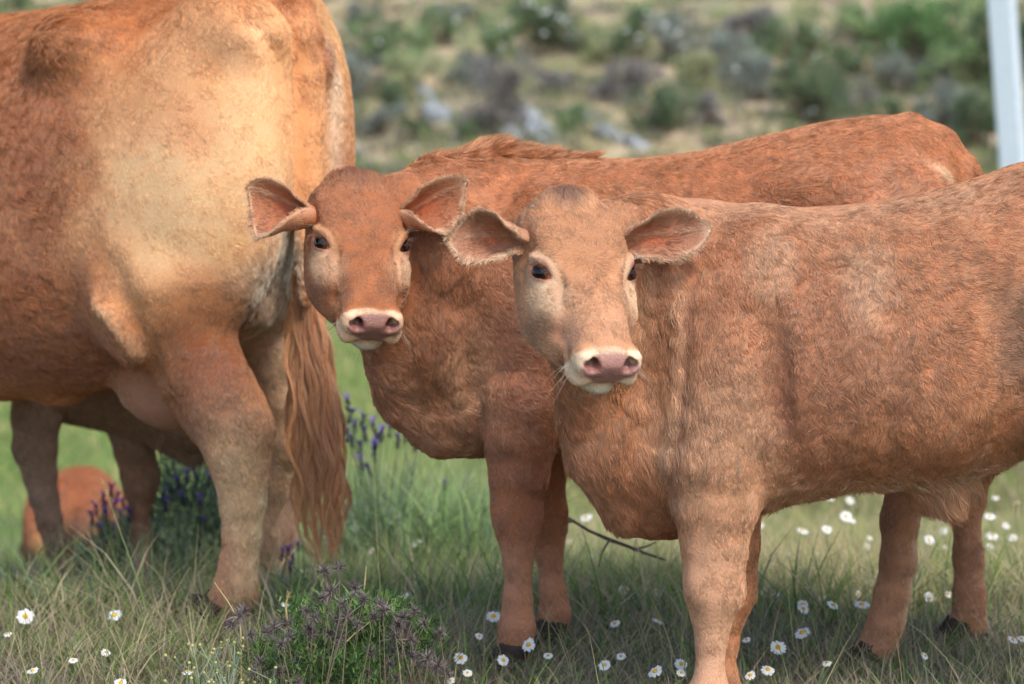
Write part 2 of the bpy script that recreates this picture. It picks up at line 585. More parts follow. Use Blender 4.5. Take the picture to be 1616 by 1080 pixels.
class Coat:
    """per-vertex colour, hair length and comb direction, laid on with soft 3-D brushes"""
    def __init__(s, P, col, length, flow):
        s.P = P
        n = len(P)
        s.col = np.tile(np.asarray(col, float), (n, 1))
        s.len = np.full(n, float(length))
        s.flow = np.tile(np.asarray(flow, float), (n, 1))
        s.wet = np.zeros(n)
        s.bald = np.zeros(n)
        s.curl = np.zeros(n)
        s.lift = np.zeros(n)
        s.jit = fbm(P, 14, 5)[:, None] * np.ones(3)
    def w(s, c, r, hard=1.0, wob=0.25, R=None, axis_scale=None):
        q = s.P - np.asarray(c)
        if R is not None: q = q @ R.T
        q = q / (np.asarray(r, float) * np.ones(3))
        d = np.sqrt((q * q).sum(1)) * (1 + wob * s.jit[:, 0])
        return 1 - sstep(1 - 0.5 * hard, 1 + 0.5 * hard, d) if hard < 2 else np.exp(-d * d)
    def paint(s, c, r, col, a=1.0, hard=1.0, wob=0.25, R=None):
        w = (s.w(c, r, hard, wob, R) * a)[:, None]
        s.col = s.col * (1 - w) + np.asarray(col) * w
    def line(s, pts, w, col, a=1.0, what='col'):
        pts = [np.asarray(p) for p in pts]
        D = None
        for p0, p1 in zip(pts[:-1], pts[1:]):
            ab = p1 - p0; q = s.P - p0
            t = np.clip((q @ ab) / (ab @ ab), 0, 1)
            q = q - t[:, None] * ab
            d = (q * q).sum(1)
            D = d if D is None else np.minimum(D, d)
        g = np.exp(-D / (w * w)) * a
        if what == 'col':
            s.col = s.col * (1 - g[:, None]) + np.asarray(col) * g[:, None]
        else:
            v = getattr(s, what); setattr(s, what, v * (1 - g) + col * g)
    def setv(s, what, c, r, val, a=1.0, hard=1.0, R=None):
        w = s.w(c, r, hard, 0.1, R) * a
        v = getattr(s, what)
        setattr(s, what, v * (1 - w) + val * w)
    def comb(s, c, r, d, a=1.0, hard=1.0):
        w = (s.w(c, r, hard, 0.05) * a)[:, None]
        s.flow = s.flow * (1 - w) + np.asarray(d, float) * w
    def comb_from(s, c, r, a=1.0, hard=1.0):
        """hair radiating out of a whorl"""
        w = (s.w(c, r, hard, 0.0) * a)[:, None]
        q = s.P - np.asarray(c); q = q / (np.linalg.norm(q, axis=1, keepdims=True) + 1e-6)
        s.flow = s.flow * (1 - w) + q * w

def head_coat(K, H, base, pale, white, nose, dark, hl=0.007):
    L = H.local(K.P)
    x, y, z = L.T
    ay = np.abs(y)
    inh = (x > -150) & (x < 240) & (ay < 110) & (z > -150) & (z < 60)
    inh_w = sstep(-150, -100, x) * (1 - sstep(95, 120, ay)) * sstep(-160, -120, z) * (x < 260)
    K.len = K.len * (1 - inh_w) + hl * inh_w
    # comb: whorl between the eyes, down the nose, back over cheeks
    K.flow = K.flow * (1 - inh_w[:, None]) + (-H.X * 0.75 - H.Z * 0.15) * inh_w[:, None]
    side = np.sign(y)[:, None] * H.Y
    f = (H.X * 1.0 + side * 0.25) * (sstep(20, 60, x))[:, None] * (1 - sstep(36, 60, ay))[:, None] * inh_w[:, None]
    K.flow = K.flow + f * 1.7
    wc = H(2, 0, 6)
    K.comb_from(wc, 0.075 * H.u * 1000, 0.95, 1.0)
    K.col = K.col * (1 - inh_w[:, None]) + np.asarray(base) * inh_w[:, None]
    K.paint(H(-106, 0, 0), np.array([26, 26, 26]) * H.u, dark, 0.75, 1.0, 0.2, H.R)
    K.setv('len', H(-108, 0, 0), np.array([36, 50, 34]) * H.u, 0.022, 1, 1, H.R)
    K.comb(H(-100, 0, 10), 0.05, -H.X + H.Z * 0.3, 0.8)
    for s in (-1, 1):
        g, ex, ez = eye_frame(H, s)
        R = np.stack([ex, g, ez]); e = H(EYE[0], s * EYE[1], EYE[2]) + g * 20 * H.u
        K.paint(e + ez * 0.004, np.array([34, 26, 25]) * H.u, pale, 0.75, 0.8, 0.15, R)
        K.paint(e + ex * 0.028 - ez * 0.032, np.array([44, 38, 30]) * H.u, white, 0.70, 1.2, 0.25, R)
        K.line([e - ex * 0.018 + ez * 0.012, e - ex * 0.002 + ez * 0.019, e + ex * 0.020 + ez * 0.012, e + ex * 0.03 - ez * 0.004], 0.0035, base * 0.55, 0.7)  # upper lid crease drawn darker, its shade put into the coat colour
        K.line([e - ex * 0.014 + ez * 0.025, e + ex * 0.008 + ez * 0.025, e + ex * 0.030 + ez * 0.011, e + ex * 0.046 - ez * 0.006], 0.005, base * 0.62, 0.6)  # brow crease darkened the same way, painted shading
        K.paint(e, np.array([23, 20, 15]) * H.u, srgb(128, 78, 60), 0.9, 0.4, 0.0, R)
        K.setv('bald', e, np.array([22, 20, 14]) * H.u, 1, 1, 0.3, R)
        K.setv('wet', e, np.array([21, 20, 14]) * H.u, 0.5, 1, 0.3, R)
        K.setv('len', e, np.array([40, 30, 30]) * H.u, 0.0035, 1, 0.8, R)
        K.paint(H(95, s * 36, -30), np.array([46, 14, 24]) * H.u, np.asarray(base) * 0.9, 0.35, 1.2, 0.1, H.R)
        K.line([e + ex * 0.028 - ez * 0.002, H(60, s * 46, -44), H(110, s * 42, -48)], 0.009, np.asarray(base) * 0.72, 0.45)  # trough from eye to nostril: facial shading painted into the colour
        K.line([H(-60, s * 70, -40), H(-20, s * 76, -48), H(0, s * 76, -60)], 0.010, np.asarray(base) * 0.8, 0.35)
    mo = (fbm(K.P, 34, 71, 3) * inh_w)[:, None]
    K.col = K.col * (1 + 0.30 * mo * np.array([0.8, 1.0, 1.1]) * (x > 30)[:, None] + 0.12 * mo)
    # muzzle
    wob = 7 * fbm(K.P, 60, 3)
    band = sstep(162, 174, x + wob + (-z - 50) * 0.36) * (x < 240) * (ay < 80) * (z > -150)
    K.col = K.col * (1 - band[:, None]) + np.asarray(white) * band[:, None]
    pad = sstep(0, 1, (1 - np.sqrt(((x - 201) / 24) ** 2 + (ay / (45 - 19 * sstep(-46, -76, z))) ** 2 + ((z + 50) / 35) ** 2)) * 6 + 0.5 + 0.25 * wob / 7)
    pad = pad * (z > -79)
    K.col = K.col * (1 - pad[:, None]) + np.asarray(nose) * pad[:, None]
    K.wet = np.maximum(K.wet, pad); K.bald = np.maximum(K.bald, sstep(0.35, 0.6, pad))
    for s in (-1, 1):
        K.paint(H(197, s * 27, -41), np.array([13, 11, 10]) * H.u, np.asarray(nose) * np.array([0.62, 0.36, 0.36]), 0.9, 0.8, 0.0, H.R)
        K.paint(H(187, s * 27, -41), np.array([10, 9, 9]) * H.u, srgb(52, 26, 26), 0.9, 0.6, 0.0, H.R)
    for s in (-1, 1):
        K.setv('bald', H(192, s * 33, -37), np.array([27, 19, 19]) * H.u, 1, 1, 0.5, H.R)
    K.setv('len', H(185, 0, -70), np.array([44, 60, 50]) * H.u, 0.0035, 1, 0.8, H.R)
    # lips and chin
    K.paint(H(176, 0, -101), np.array([32, 36, 12]) * H.u, srgb(186, 176, 156), 0.9, 0.6, 0.1, H.R)
    lip = np.exp(-((z + 81 + 12 * sstep(8, 40, ay)) / 3.6) ** 2) * (x > 135) * (x < 235) * (ay < 60)
    K.col = K.col * (1 - 0.9 * lip[:, None]) + srgb(66, 48, 42) * 0.9 * lip[:, None]
    K.bald = np.maximum(K.bald, lip)

def ear_mesh(H, base, tip_dir, wid_dir, L, W, cup, cols, droop=0.0, roll=0.0, rollu=0.0, tipsh=0.0):
    """a cupped leaf-shaped ear; returns P, Q and per-vertex colour, length, flow, bald"""
    A = tip_dir / np.linalg.norm(tip_dir)
    Wd = wid_dir - A * (wid_dir @ A); Wd /= np.linalg.norm(Wd)
    Nn = np.cross(A, Wd)
    if Nn[1] > 0: Nn = -Nn                                            # opening towards the viewer's side
    ns, nt_ = 40, 33
    s = np.linspace(0, 1, ns)[:, None]; t = np.linspace(-1, 1, nt_)[None, :]
    ws = np.interp(s, [0, 0.08, 0.25, 0.5, 0.7, 0.85, 0.95, 1.0], [0.30, 0.42, 0.78, 1.0, 0.93, 0.66, 0.36, 0.10])
    cp = np.interp(s, [0, 0.15, 0.4, 0.7, 1.0], [1.5, 1.25, 0.9, 0.45, 0.15])
    out = []
    wig = 0.03 * np.sin(s * 23 + t * 2) * np.abs(t) ** 3
    rl = 1 + np.where(t < 0, roll, rollu) * np.abs(t) * (1 - sstep(0.55, 1.0, s))
    ang = t * cp * cup * rl                                                 # rolled cross section
    rad = ws * W / np.maximum(cp * cup, 0.25)
    lat = rad * np.sin(ang); dep = rad * (1 - np.cos(ang)) * 1.15 
    # two inner folds of cartilage
    fold = 0.035 * W * np.exp(-((t - 0.25 + 0.2 * s) / 0.14) ** 2) * sstep(0.15, 0.4, s) * (1 - sstep(0.65, 0.9, s))
    fold = fold + 0.03 * W * np.exp(-((t + 0.3 - 0.2 * s) / 0.12) ** 2) * sstep(0.15, 0.4, s) * (1 - sstep(0.6, 0.85, s))
    d0 = base + A * (s * L)[..., None] + Wd * (lat + tipsh * W * (s ** 2) + wig * W)[..., None]
    bend = -droop * (s ** 2) * L
    pin = d0 + Nn * (dep + fold + bend)[..., None]
    gn = np.cross(np.gradient(pin, axis=0), np.gradient(pin, axis=1))
    gn /= np.linalg.norm(gn, axis=2, keepdims=True) + 1e-12
    if (gn[ns // 2, nt_ // 2] @ Nn) < 0: gn = -gn
    th = 0.0042 * (1 - 0.6 * np.abs(t) ** 6) * np.ones_like(s)
    pout = pin - gn * (th + np.interp(s, [0, 0.3, 1], [0.008, 0.002, 0]))[..., None]
    P = np.concatenate([pin.reshape(-1, 3), pout.reshape(-1, 3)])
    idx = np.arange(ns * nt_).reshape(ns, nt_); n0 = ns * nt_
    q1 = np.stack([idx[:-1, :-1], idx[1:, :-1], idx[1:, 1:], idx[:-1, 1:]], -1).reshape(-1, 4)
    q2 = (q1 + n0)[:, ::-1]
    rim = list(idx[:, 0]) + list(idx[-1, 1:]) + list(idx[::-1, -1][1:])
    rim = np.array(rim)
    q3 = np.stack([rim[:-1], rim[:-1] + n0, rim[1:] + n0, rim[1:]], -1)
    Q = np.concatenate([q1, q2, q3])
    nrm = vnormals(P, Q)
    if (nrm[idx[ns // 2, nt_ // 2]] @ Nn) < 0:
        Q = Q[:, ::-1]
    S_, T_ = np.broadcast_arrays(s, t)
    coat, inner, deep, rimc = [np.asarray(c) for c in cols]
    ci = np.tile(inner, (ns, nt_, 1)).astype(float)  # inner tone kept dark so the cup's shade is partly in the colour
    m = (np.exp(-(((S_ - 0.42) / 0.22) ** 2 + ((T_ - 0.02) / 0.42) ** 2)))[..., None]
    ci = ci * (1 - m) + deep * m
    jit = fbm(pin.reshape(-1, 3), 70, 9).reshape(ns, nt_)
    e = sstep(0.68, 0.95, np.abs(T_) + 0.15 * jit)[..., None]; e = np.maximum(e, sstep(0.86, 0.99, S_)[..., None])
    ci = ci * (1 - e) + rimc * e
    b0 = (1 - sstep(0.02, 0.22, S_))[..., None]
    ci = ci * (1 - b0) + coat * b0
    st = np.exp(-((T_ - 0.25 + 0.2 * S_) / 0.10) ** 2)[..., None] * 0.5
    ci = ci * (1 - st) + rimc * 0.9 * st
    co = np.tile(coat, (ns, nt_, 1)).astype(float)
    e2 = (sstep(0.75, 1.0, np.abs(T_)) * 0.5)[..., None]
    co = co * (1 - e2) + rimc * e2
    col = np.concatenate([ci.reshape(-1, 3), co.reshape(-1, 3)])
    low = sstep(-0.45, -0.95, T_) * (1 - sstep(0.7, 1.0, S_))
    li = 0.011 - 0.003 * e[..., 0] + 0.007 * low + 0.010 * st[..., 0]
    ln = np.concatenate([li.reshape(-1), np.full(ns * nt_, 0.006)])
    fi = A * 0.6 + Wd * (np.sign(T_) * sstep(0.2, 0.9, np.abs(T_)))[..., None]
    fo = A * 0.9 + Wd * (T_ * 0.3)[..., None]
    fl = np.concatenate([fi.reshape(-1, 3), fo.reshape(-1, 3)])
    bald = np.concatenate([(0.55 * (1 - e[..., 0])).reshape(-1), np.zeros(ns * nt_)])
    return P, Q, col, ln, fl, bald

def grow_fur(P, Q, col, ln, flow, bald, density, seed, width=0.00065, lift=0.25, clump=0.45, view_bias=True, curl=None, lf_v=None, K=5, tuft=0.14, dark=0.13, wscale=60, streak=0.0):
    """hair strands rooted on the skin: returns positions, radii, colours"""
    rng = np.random.default_rng(seed)
    v = P[Q]
    n = np.cross(v[:, 2] - v[:, 0], v[:, 3] - v[:, 1]); A = np.linalg.norm(n, axis=1) * 0.5
    n = n / (2 * A[:, None] + 1e-12)
    fb = bald[Q].mean(1)
    w = A * density * (1 - fb)
    if view_bias:                                    # sides turned well away keep a thinner coat
        c = v.mean(1); d = CAM - c; d /= np.linalg.norm(d, axis=1, keepdims=True)
        f = (n * d).sum(1)
        w = w * np.where(ln[Q].mean(1) < 0.0085, 1.7, 1.0) * np.where(f > -0.40, 1.0, 0.18)
        pxx = (c[:, 0] / c[:, 1]) * FPX + 808; pyy = 540 - ((c[:, 2] - CAM[2]) / c[:, 1] + math.tan(PITCH)) * FPX
        w = w * np.where((pxx > -90) & (pxx < 1706) & (pyy > -90) & (pyy < 1170), 1.0, 0.3)
    cnt = rng.poisson(w)
    fi = np.repeat(np.arange(len(Q)), cnt)
    N = len(fi)
    a, b = rng.random(N)[:, None], rng.random(N)[:, None]
    wt = np.stack([(1 - a) * (1 - b), a * (1 - b), a * b, (1 - a) * b], 1)        # N,4,1
    VN = vnormals(P, Q)
    q = Q[fi]
    def itp(arr):
        return (arr[q] * (wt if arr.ndim == 2 else wt[..., 0])).sum(1)
    root = itp(P); nn = itp(VN); nn /= np.linalg.norm(nn, axis=1, keepdims=True) + 1e-9
    C = itp(col); Ln = itp(ln); Fl = itp(flow)
    cu = itp(curl) if curl is not None else np.zeros(N)
    # wandering of the comb direction and tufts
    nz = np.stack([fbm(root, 16, seed + 1, 2), fbm(root, 16, seed + 2, 2), fbm(root, 16, seed + 3, 2)], 1)
    nf = np.stack([vnoise(root, 70, seed + 4), vnoise(root, 70, seed + 5), vnoise(root, 70, seed + 6)], 1)
    Fl = Fl / (np.linalg.norm(Fl, axis=1, keepdims=True) + 1e-9)
    Fl = Fl + nz * (0.22 + 1.3 * cu[:, None]) + nf * (tuft + 0.8 * cu[:, None]) + rng.normal(0, 0.10, (N, 3))
    Fl = Fl - nn * (Fl * nn).sum(1, keepdims=True)
    Fl /= np.linalg.norm(Fl, axis=1, keepdims=True) + 1e-9
    lf = lift * (0.6 + 0.8 * (vnoise(root, 55, seed + 8) * 0.5 + 0.5)) * (1 + 1.4 * cu)
    if lf_v is not None: lf = lf + itp(lf_v)
    d = Fl + nn * lf[:, None]
    d = d - np.array([0, 0, 1.0]) * np.clip((Ln - 0.018) * 30, 0, 0.5)[:, None] * (lf < 0.8)[:, None]
    Ln = Ln * rng.uniform(0.65, 1.15, N) * (1 + 0.35 * vnoise(root, 45, seed + 11))
    # clump targets: neighbours lean to the same lattice point
    cell = 1.0 / wscale * 0.28
    g = (np.floor(root / cell) + 0.5) * cell
    g = g + (np.stack([_hash(*np.floor(root / cell).astype(np.int64).T, 31 + k_) for k_ in range(3)], 1) - 0.5) * cell * 0.8
    ctone = _hash(*np.floor(root / cell).astype(np.int64).T, 77) - 0.5
    pull = (g - root); pull = pull - nn * (pull * nn).sum(1, keepdims=True)
    t = np.linspace(0, 1, K)[None, :, None]
    pos = root[:, None] + d[:, None] * (Ln[:, None, None] * (t * 0.92)) - nn[:, None] * ((Ln * lf)[:, None, None] * 0.42 * t ** 2) + pull[:, None] * (clump * t ** 1.5)
    perp = np.cross(Fl, nn)
    ph = rng.random(N)[:, None, None] * 0.8 + vnoise(root, 60, seed + 12)[:, None, None] * 6
    pos = pos + perp[:, None] * (np.sin(t * 5 + ph) - np.sin(ph)) * (Ln * (0.10 + 0.35 * cu))[:, None, None]
    pos = pos - nn[:, None] * 0.0008
    R = width * (1 - 0.75 * np.linspace(0, 1, K) ** 1.5)[None, :] * rng.uniform(0.6, 1.2, N)[:, None] * (0.55 + 0.45 * np.clip(Ln / 0.012, 0.3, 1.3))[:, None]
    tn = fbm(root, 90, seed + 21, 2); tb = 0.5 * fbm(root, 9, seed + 22, 3)
    val = (1 + dark * tn + 0.10 * tb) * rng.normal(1, 0.16, N)
    val = val + 0.38 * ctone * np.clip(Ln / 0.012, 0.3, 1.2)
    if streak: val = val + streak * fbm(root * np.array([1, 1, 0.16]), 75, seed + 31, 2)
    C = C * np.clip(val, 0.45, 1.6)[:, None]
    warm = (rng.normal(0, 0.05, N) + 0.05 * tb)[:, None] * np.array([0.2, -0.3, -1.0])
    lum = C.mean(1, keepdims=True)
    C = (C * 0.95 + lum * 0.05) ** 0.90 * 1.06 * np.array([0.985, 1.0, 0.90])
    C = np.clip(C * (1 + warm), 0.004, 0.95)
    return pos, R, C

def sphere_arrays(c, r, R=None, nu=32, nv=20):
    u = np.linspace(0, 2 * pi, nu, endpoint=False); v = np.linspace(0, pi, nv)
    D = np.array([[sin(b) * cos(a), sin(b) * sin(a), cos(b)] for b in v for a in u])
    r = np.asarray(r, float) * np.ones(3)
    P = D * r
    if R is not None: P = P @ R
    P = P + c
    Q = [[i * nu + j, (i + 1) * nu + j, (i + 1) * nu + (j + 1) % nu, i * nu + (j + 1) % nu] for i in range(nv - 1) for j in range(nu)]
    return P, np.array(Q), D

def add_eyes(root, H):
    for s in (-1, 1):
        g, ex, ez = eye_frame(H, s)
        c = H(EYE[0], s * EYE[1], EYE[2]) - g * 0.4 * H.u; r = 20.5 * H.u
        P, Q, D = sphere_arrays(c, r, None, 48, 32)
        tc = CAM - c; tc = tc / np.linalg.norm(tc)
        look = g * 0.62 + tc * 0.38 - ex * 0.10
        look = look / np.linalg.norm(look)
        ang = np.arccos(np.clip(D @ look, -1, 1))
        iris = 1 - sstep(0.74, 0.82, ang)
        pup = 1 - sstep(0.42, 0.56, ang)
        col = srgb(140, 92, 76) * (1 - iris[:, None]) + srgb(62, 34, 20) * iris[:, None]
        col = col * (1 - pup[:, None]) + srgb(8, 8, 12) * pup[:, None]
        inner = sstep(0.2, 0.7, D @ ex - 0.3 * (D @ ez)) * (1 - iris)
        col = col * (1 - inner[:, None] * 0.8) + srgb(176, 86, 62) * inner[:, None] * 0.8
        mesh_obj('eye', P, Q, M_EYE, root, attrs={'tint': col})
        rng = np.random.default_rng(5)
        n = 34; tt = np.linspace(-1, 1, n)
        e = H(EYE[0], s * EYE[1], EYE[2]) + g * 22 * H.u
        rt = np.array([e + ex * 17 * a * H.u + ez * (10.5 * (1 - a * a) ** 0.7) * H.u - g * 4 * a * a * H.u for a in tt])
        d = g * 0.8 + ez * 0.05 + np.outer(tt, ex) * 0.5
        d = d + rng.normal(0, 0.1, d.shape); d /= np.linalg.norm(d, axis=1, keepdims=True)
        t = np.linspace(0, 1, 5)[None, :, None]
        pos = rt[:, None] + d[:, None] * t * 0.012 - (ez * 0.004)[None, None] * t ** 2
        curves_obj('eyelash', pos, np.tile(0.00035 * (1 - 0.7 * t[0, :, 0]), (n, 1)), np.tile(srgb(120, 84, 62), (n, 1)), M_HAIR, root)

def add_whiskers(root, H, seed=3):
    rng = np.random.default_rng(seed)
    rt, d = [], []
    for s in (-1, 1):
        for _ in range(9):
            x, y, z = rng.uniform(165, 188), s * rng.uniform(44, 52), rng.uniform(-80, -55)
            rt.append(H(x, y, z)); d.append(H.Y * s * 1.0 + H.X * 0.4 - H.Z * rng.uniform(0.0, 0.9))
    for _ in range(22):
        rt.append(H(rng.uniform(130, 180), rng.uniform(-26, 26), -106)); d.append(-H.Z * 0.8 + H.X * 0.5 + H.Y * rng.normal(0, 0.4))
    for s in (-1, 1):
        for _ in range(7):
            g, ex, ez = eye_frame(H, s)
            rt.append(H(EYE[0], s * EYE[1], EYE[2]) + g * 22 * H.u + ez * 22 * H.u + ex * rng.uniform(-14, 18) * H.u); d.append(g + ez * 0.5 + rng.normal(0, .3, 3))
    rt = np.array(rt); d = np.array(d); d = d + rng.normal(0, 0.2, d.shape); d /= np.linalg.norm(d, axis=1, keepdims=True)
    L = rng.uniform(0.015, 0.048, len(rt))[:, None, None]
    t = np.linspace(0, 1, 8)[None, :, None]
    pos = rt[:, None] + d[:, None] * t * L + np.array([0, 0, -0.35])[None, None] * L * t ** 2
    curves_obj('whiskers', pos, np.tile(0.0002 * (1 - 0.7 * t[0, :, 0]), (len(rt), 1)), np.tile(srgb(224, 204, 180), (len(rt), 1)), M_HAIR, root)

def hoof(root, c, fwd, w, h, mat=None, name='hoof'):
    """a cloven hoof: two pointed claws side by side on the ground"""
    fwd = fwd / np.linalg.norm(fwd); sd_ = np.cross(fwd, [0, 0, 1.0])
    Ps, Qs = [], []
    nz, na = 7, 18
    for s in (-1, 1):
        P = []
        for i in range(nz):
            z = i / (nz - 1)
            ln = w * (1.25 - 0.42 * z); wd = w * (0.50 - 0.06 * z)
            for j in range(na):
                a = 2 * pi * j / na
                x = cos(a); y = sin(a)
                px_ = ln * 0.5 * (abs(x) ** 0.8) * np.sign(x) * (1.15 if x > 0 else 0.85) - z * w * 0.30
                py_ = wd * 0.5 * y * (1 - 0.35 * max(x, 0)) + s * (w * 0.255 - 0.03 * w * max(x, 0))
                P.append(c + fwd * px_ + sd_ * py_ + np.array([0, 0, z * h * (1.0 - 0.25 * (0.5 - 0.5 * x) )]))
        P.append(c + sd_ * s * w * 0.25); P.append(c + sd_ * s * w * 0.25 + np.array([0, 0, h]) - fwd * w * 0.3)
        Q = [[i * na + j, i * na + (j + 1) % na, (i + 1) * na + (j + 1) % na, (i + 1) * na + j] for i in range(nz - 1) for j in range(na)]
        b, t = nz * na, nz * na + 1
        Q += [[b, (j + 1) % na, j, j] for j in range(na)] + [[t, (nz - 1) * na + j, (nz - 1) * na + (j + 1) % na, (nz - 1) * na + (j + 1) % na] for j in range(na)]
        off = len(np.concatenate(Ps)) if Ps else 0
        Ps.append(np.array(P)); Qs += [[v + off for v in q] for q in Q]
    me = bpy.data.meshes.new(name)
    Pa = np.concatenate(Ps) - base_of(root, None)
    me.from_pydata(Pa.tolist(), [], [list(dict.fromkeys(q)) for q in Qs])
    me.materials.append(mat or M_HOOF)
    for p in me.polygons: p.use_smooth = True
    return link(bpy.data.objects.new(name, me), root)

def finish_animal(name, F, base, coat_fn, extra, density, seed, label, cat, group=None, **kw):
    """extract the skin, paint it, join the ears, grow the coat"""
    P, Q = F.mesh()
    P = relax(P, Q, 2, 0.5)
    K = Coat(P, (0.3, 0.15, 0.08), 0.012, (1, 0, -0.4))
    coat_fn(K)
    cols, lens, flows, balds, wets, curls, lifts = [K.col], [K.len], [K.flow], [K.bald], [K.wet], [K.curl], [K.lift]
    Ps, Qs, off = [P], [Q], len(P)
    for (eP, eQ, ec, el, ef, eb) in extra:
        Ps.append(eP); Qs.append(eQ + off); off += len(eP)
        cols.append(ec); lens.append(el); flows.append(ef); balds.append(eb); wets.append(np.zeros(len(eP))); curls.append(np.zeros(len(eP))); lifts.append(np.zeros(len(eP)))
    P = np.concatenate(Ps); Q = np.concatenate(Qs)
    col, ln, fl, bd, wt, cu = [np.concatenate(x) for x in (cols, lens, flows, balds, wets, curls)]
    skin = np.clip(col * 1.15, 0, .9) * (0.80 + 0.2 * np.clip(bd, 0, 1))[:, None]
    root = mesh_obj(name, P, Q, M_HIDE, None, attrs={'tint': skin, 'wet': wt}, base=base)
    tag(root, label, cat, group)
    pos, R, C = grow_fur(P, Q, col, ln, fl, bd, density, seed, curl=cu, lf_v=np.concatenate(lifts), **kw)
    curves_obj('coat', pos, R, C, M_HAIR, root)
    print(name, len(P), 'verts', len(pos), 'hairs', round(time.time() - T0, 1))
    return root
DENS = 450000.0
# ------------------------------------------------------------------ ground and hillside
def _gz(X, Y):
    X = np.asarray(X, float); Y = np.asarray(Y, float)
    P = np.stack([X.ravel(), Y.ravel(), 0 * X.ravel()], 1)
    d = np.maximum(Y - 4.5, 0)
    z = -0.165 * d + 0.165 * np.maximum(d - 6.2, 0) * sstep(0, 3, d - 6.2) * 0.93
    z = z - 0.03 * sstep(4.2, 5.2, Y) * 0
    hill = np.maximum(Y - 29, 0)
    z = z + 0.32 * hill * sstep(0, 3, hill) + (0.02 * X + 0.004 * X * X * 0) * sstep(0, 10, hill)
    w = sstep(24, 34, Y)
    nb = vnoise(P, 0.35, 3).reshape(X.shape) * 0.35 + vnoise(P, 0.9, 4).reshape(X.shape) * 0.15
    nn = vnoise(P, 1.7, 5).reshape(X.shape) * 0.018 + vnoise(P, 6, 6).reshape(X.shape) * 0.008
    return z + nb * w + nn * sstep(4.8, 7, Y) * 2 + nn * 0.6

def ground_z(x, y):
    return float(_gz(np.array([x]), np.array([y]))[0])

def hit_ground(px, py):
    """where the view through a photo position meets the land"""
    d = ray(px, py)
    t = np.linspace(2.5, 90, 6000)
    P = CAM[None] + d[None] * (t / d[1])[:, None]
    g = _gz(P[:, 0], P[:, 1])
    i = int(np.argmax(P[:, 2] < g))
    return P[i]

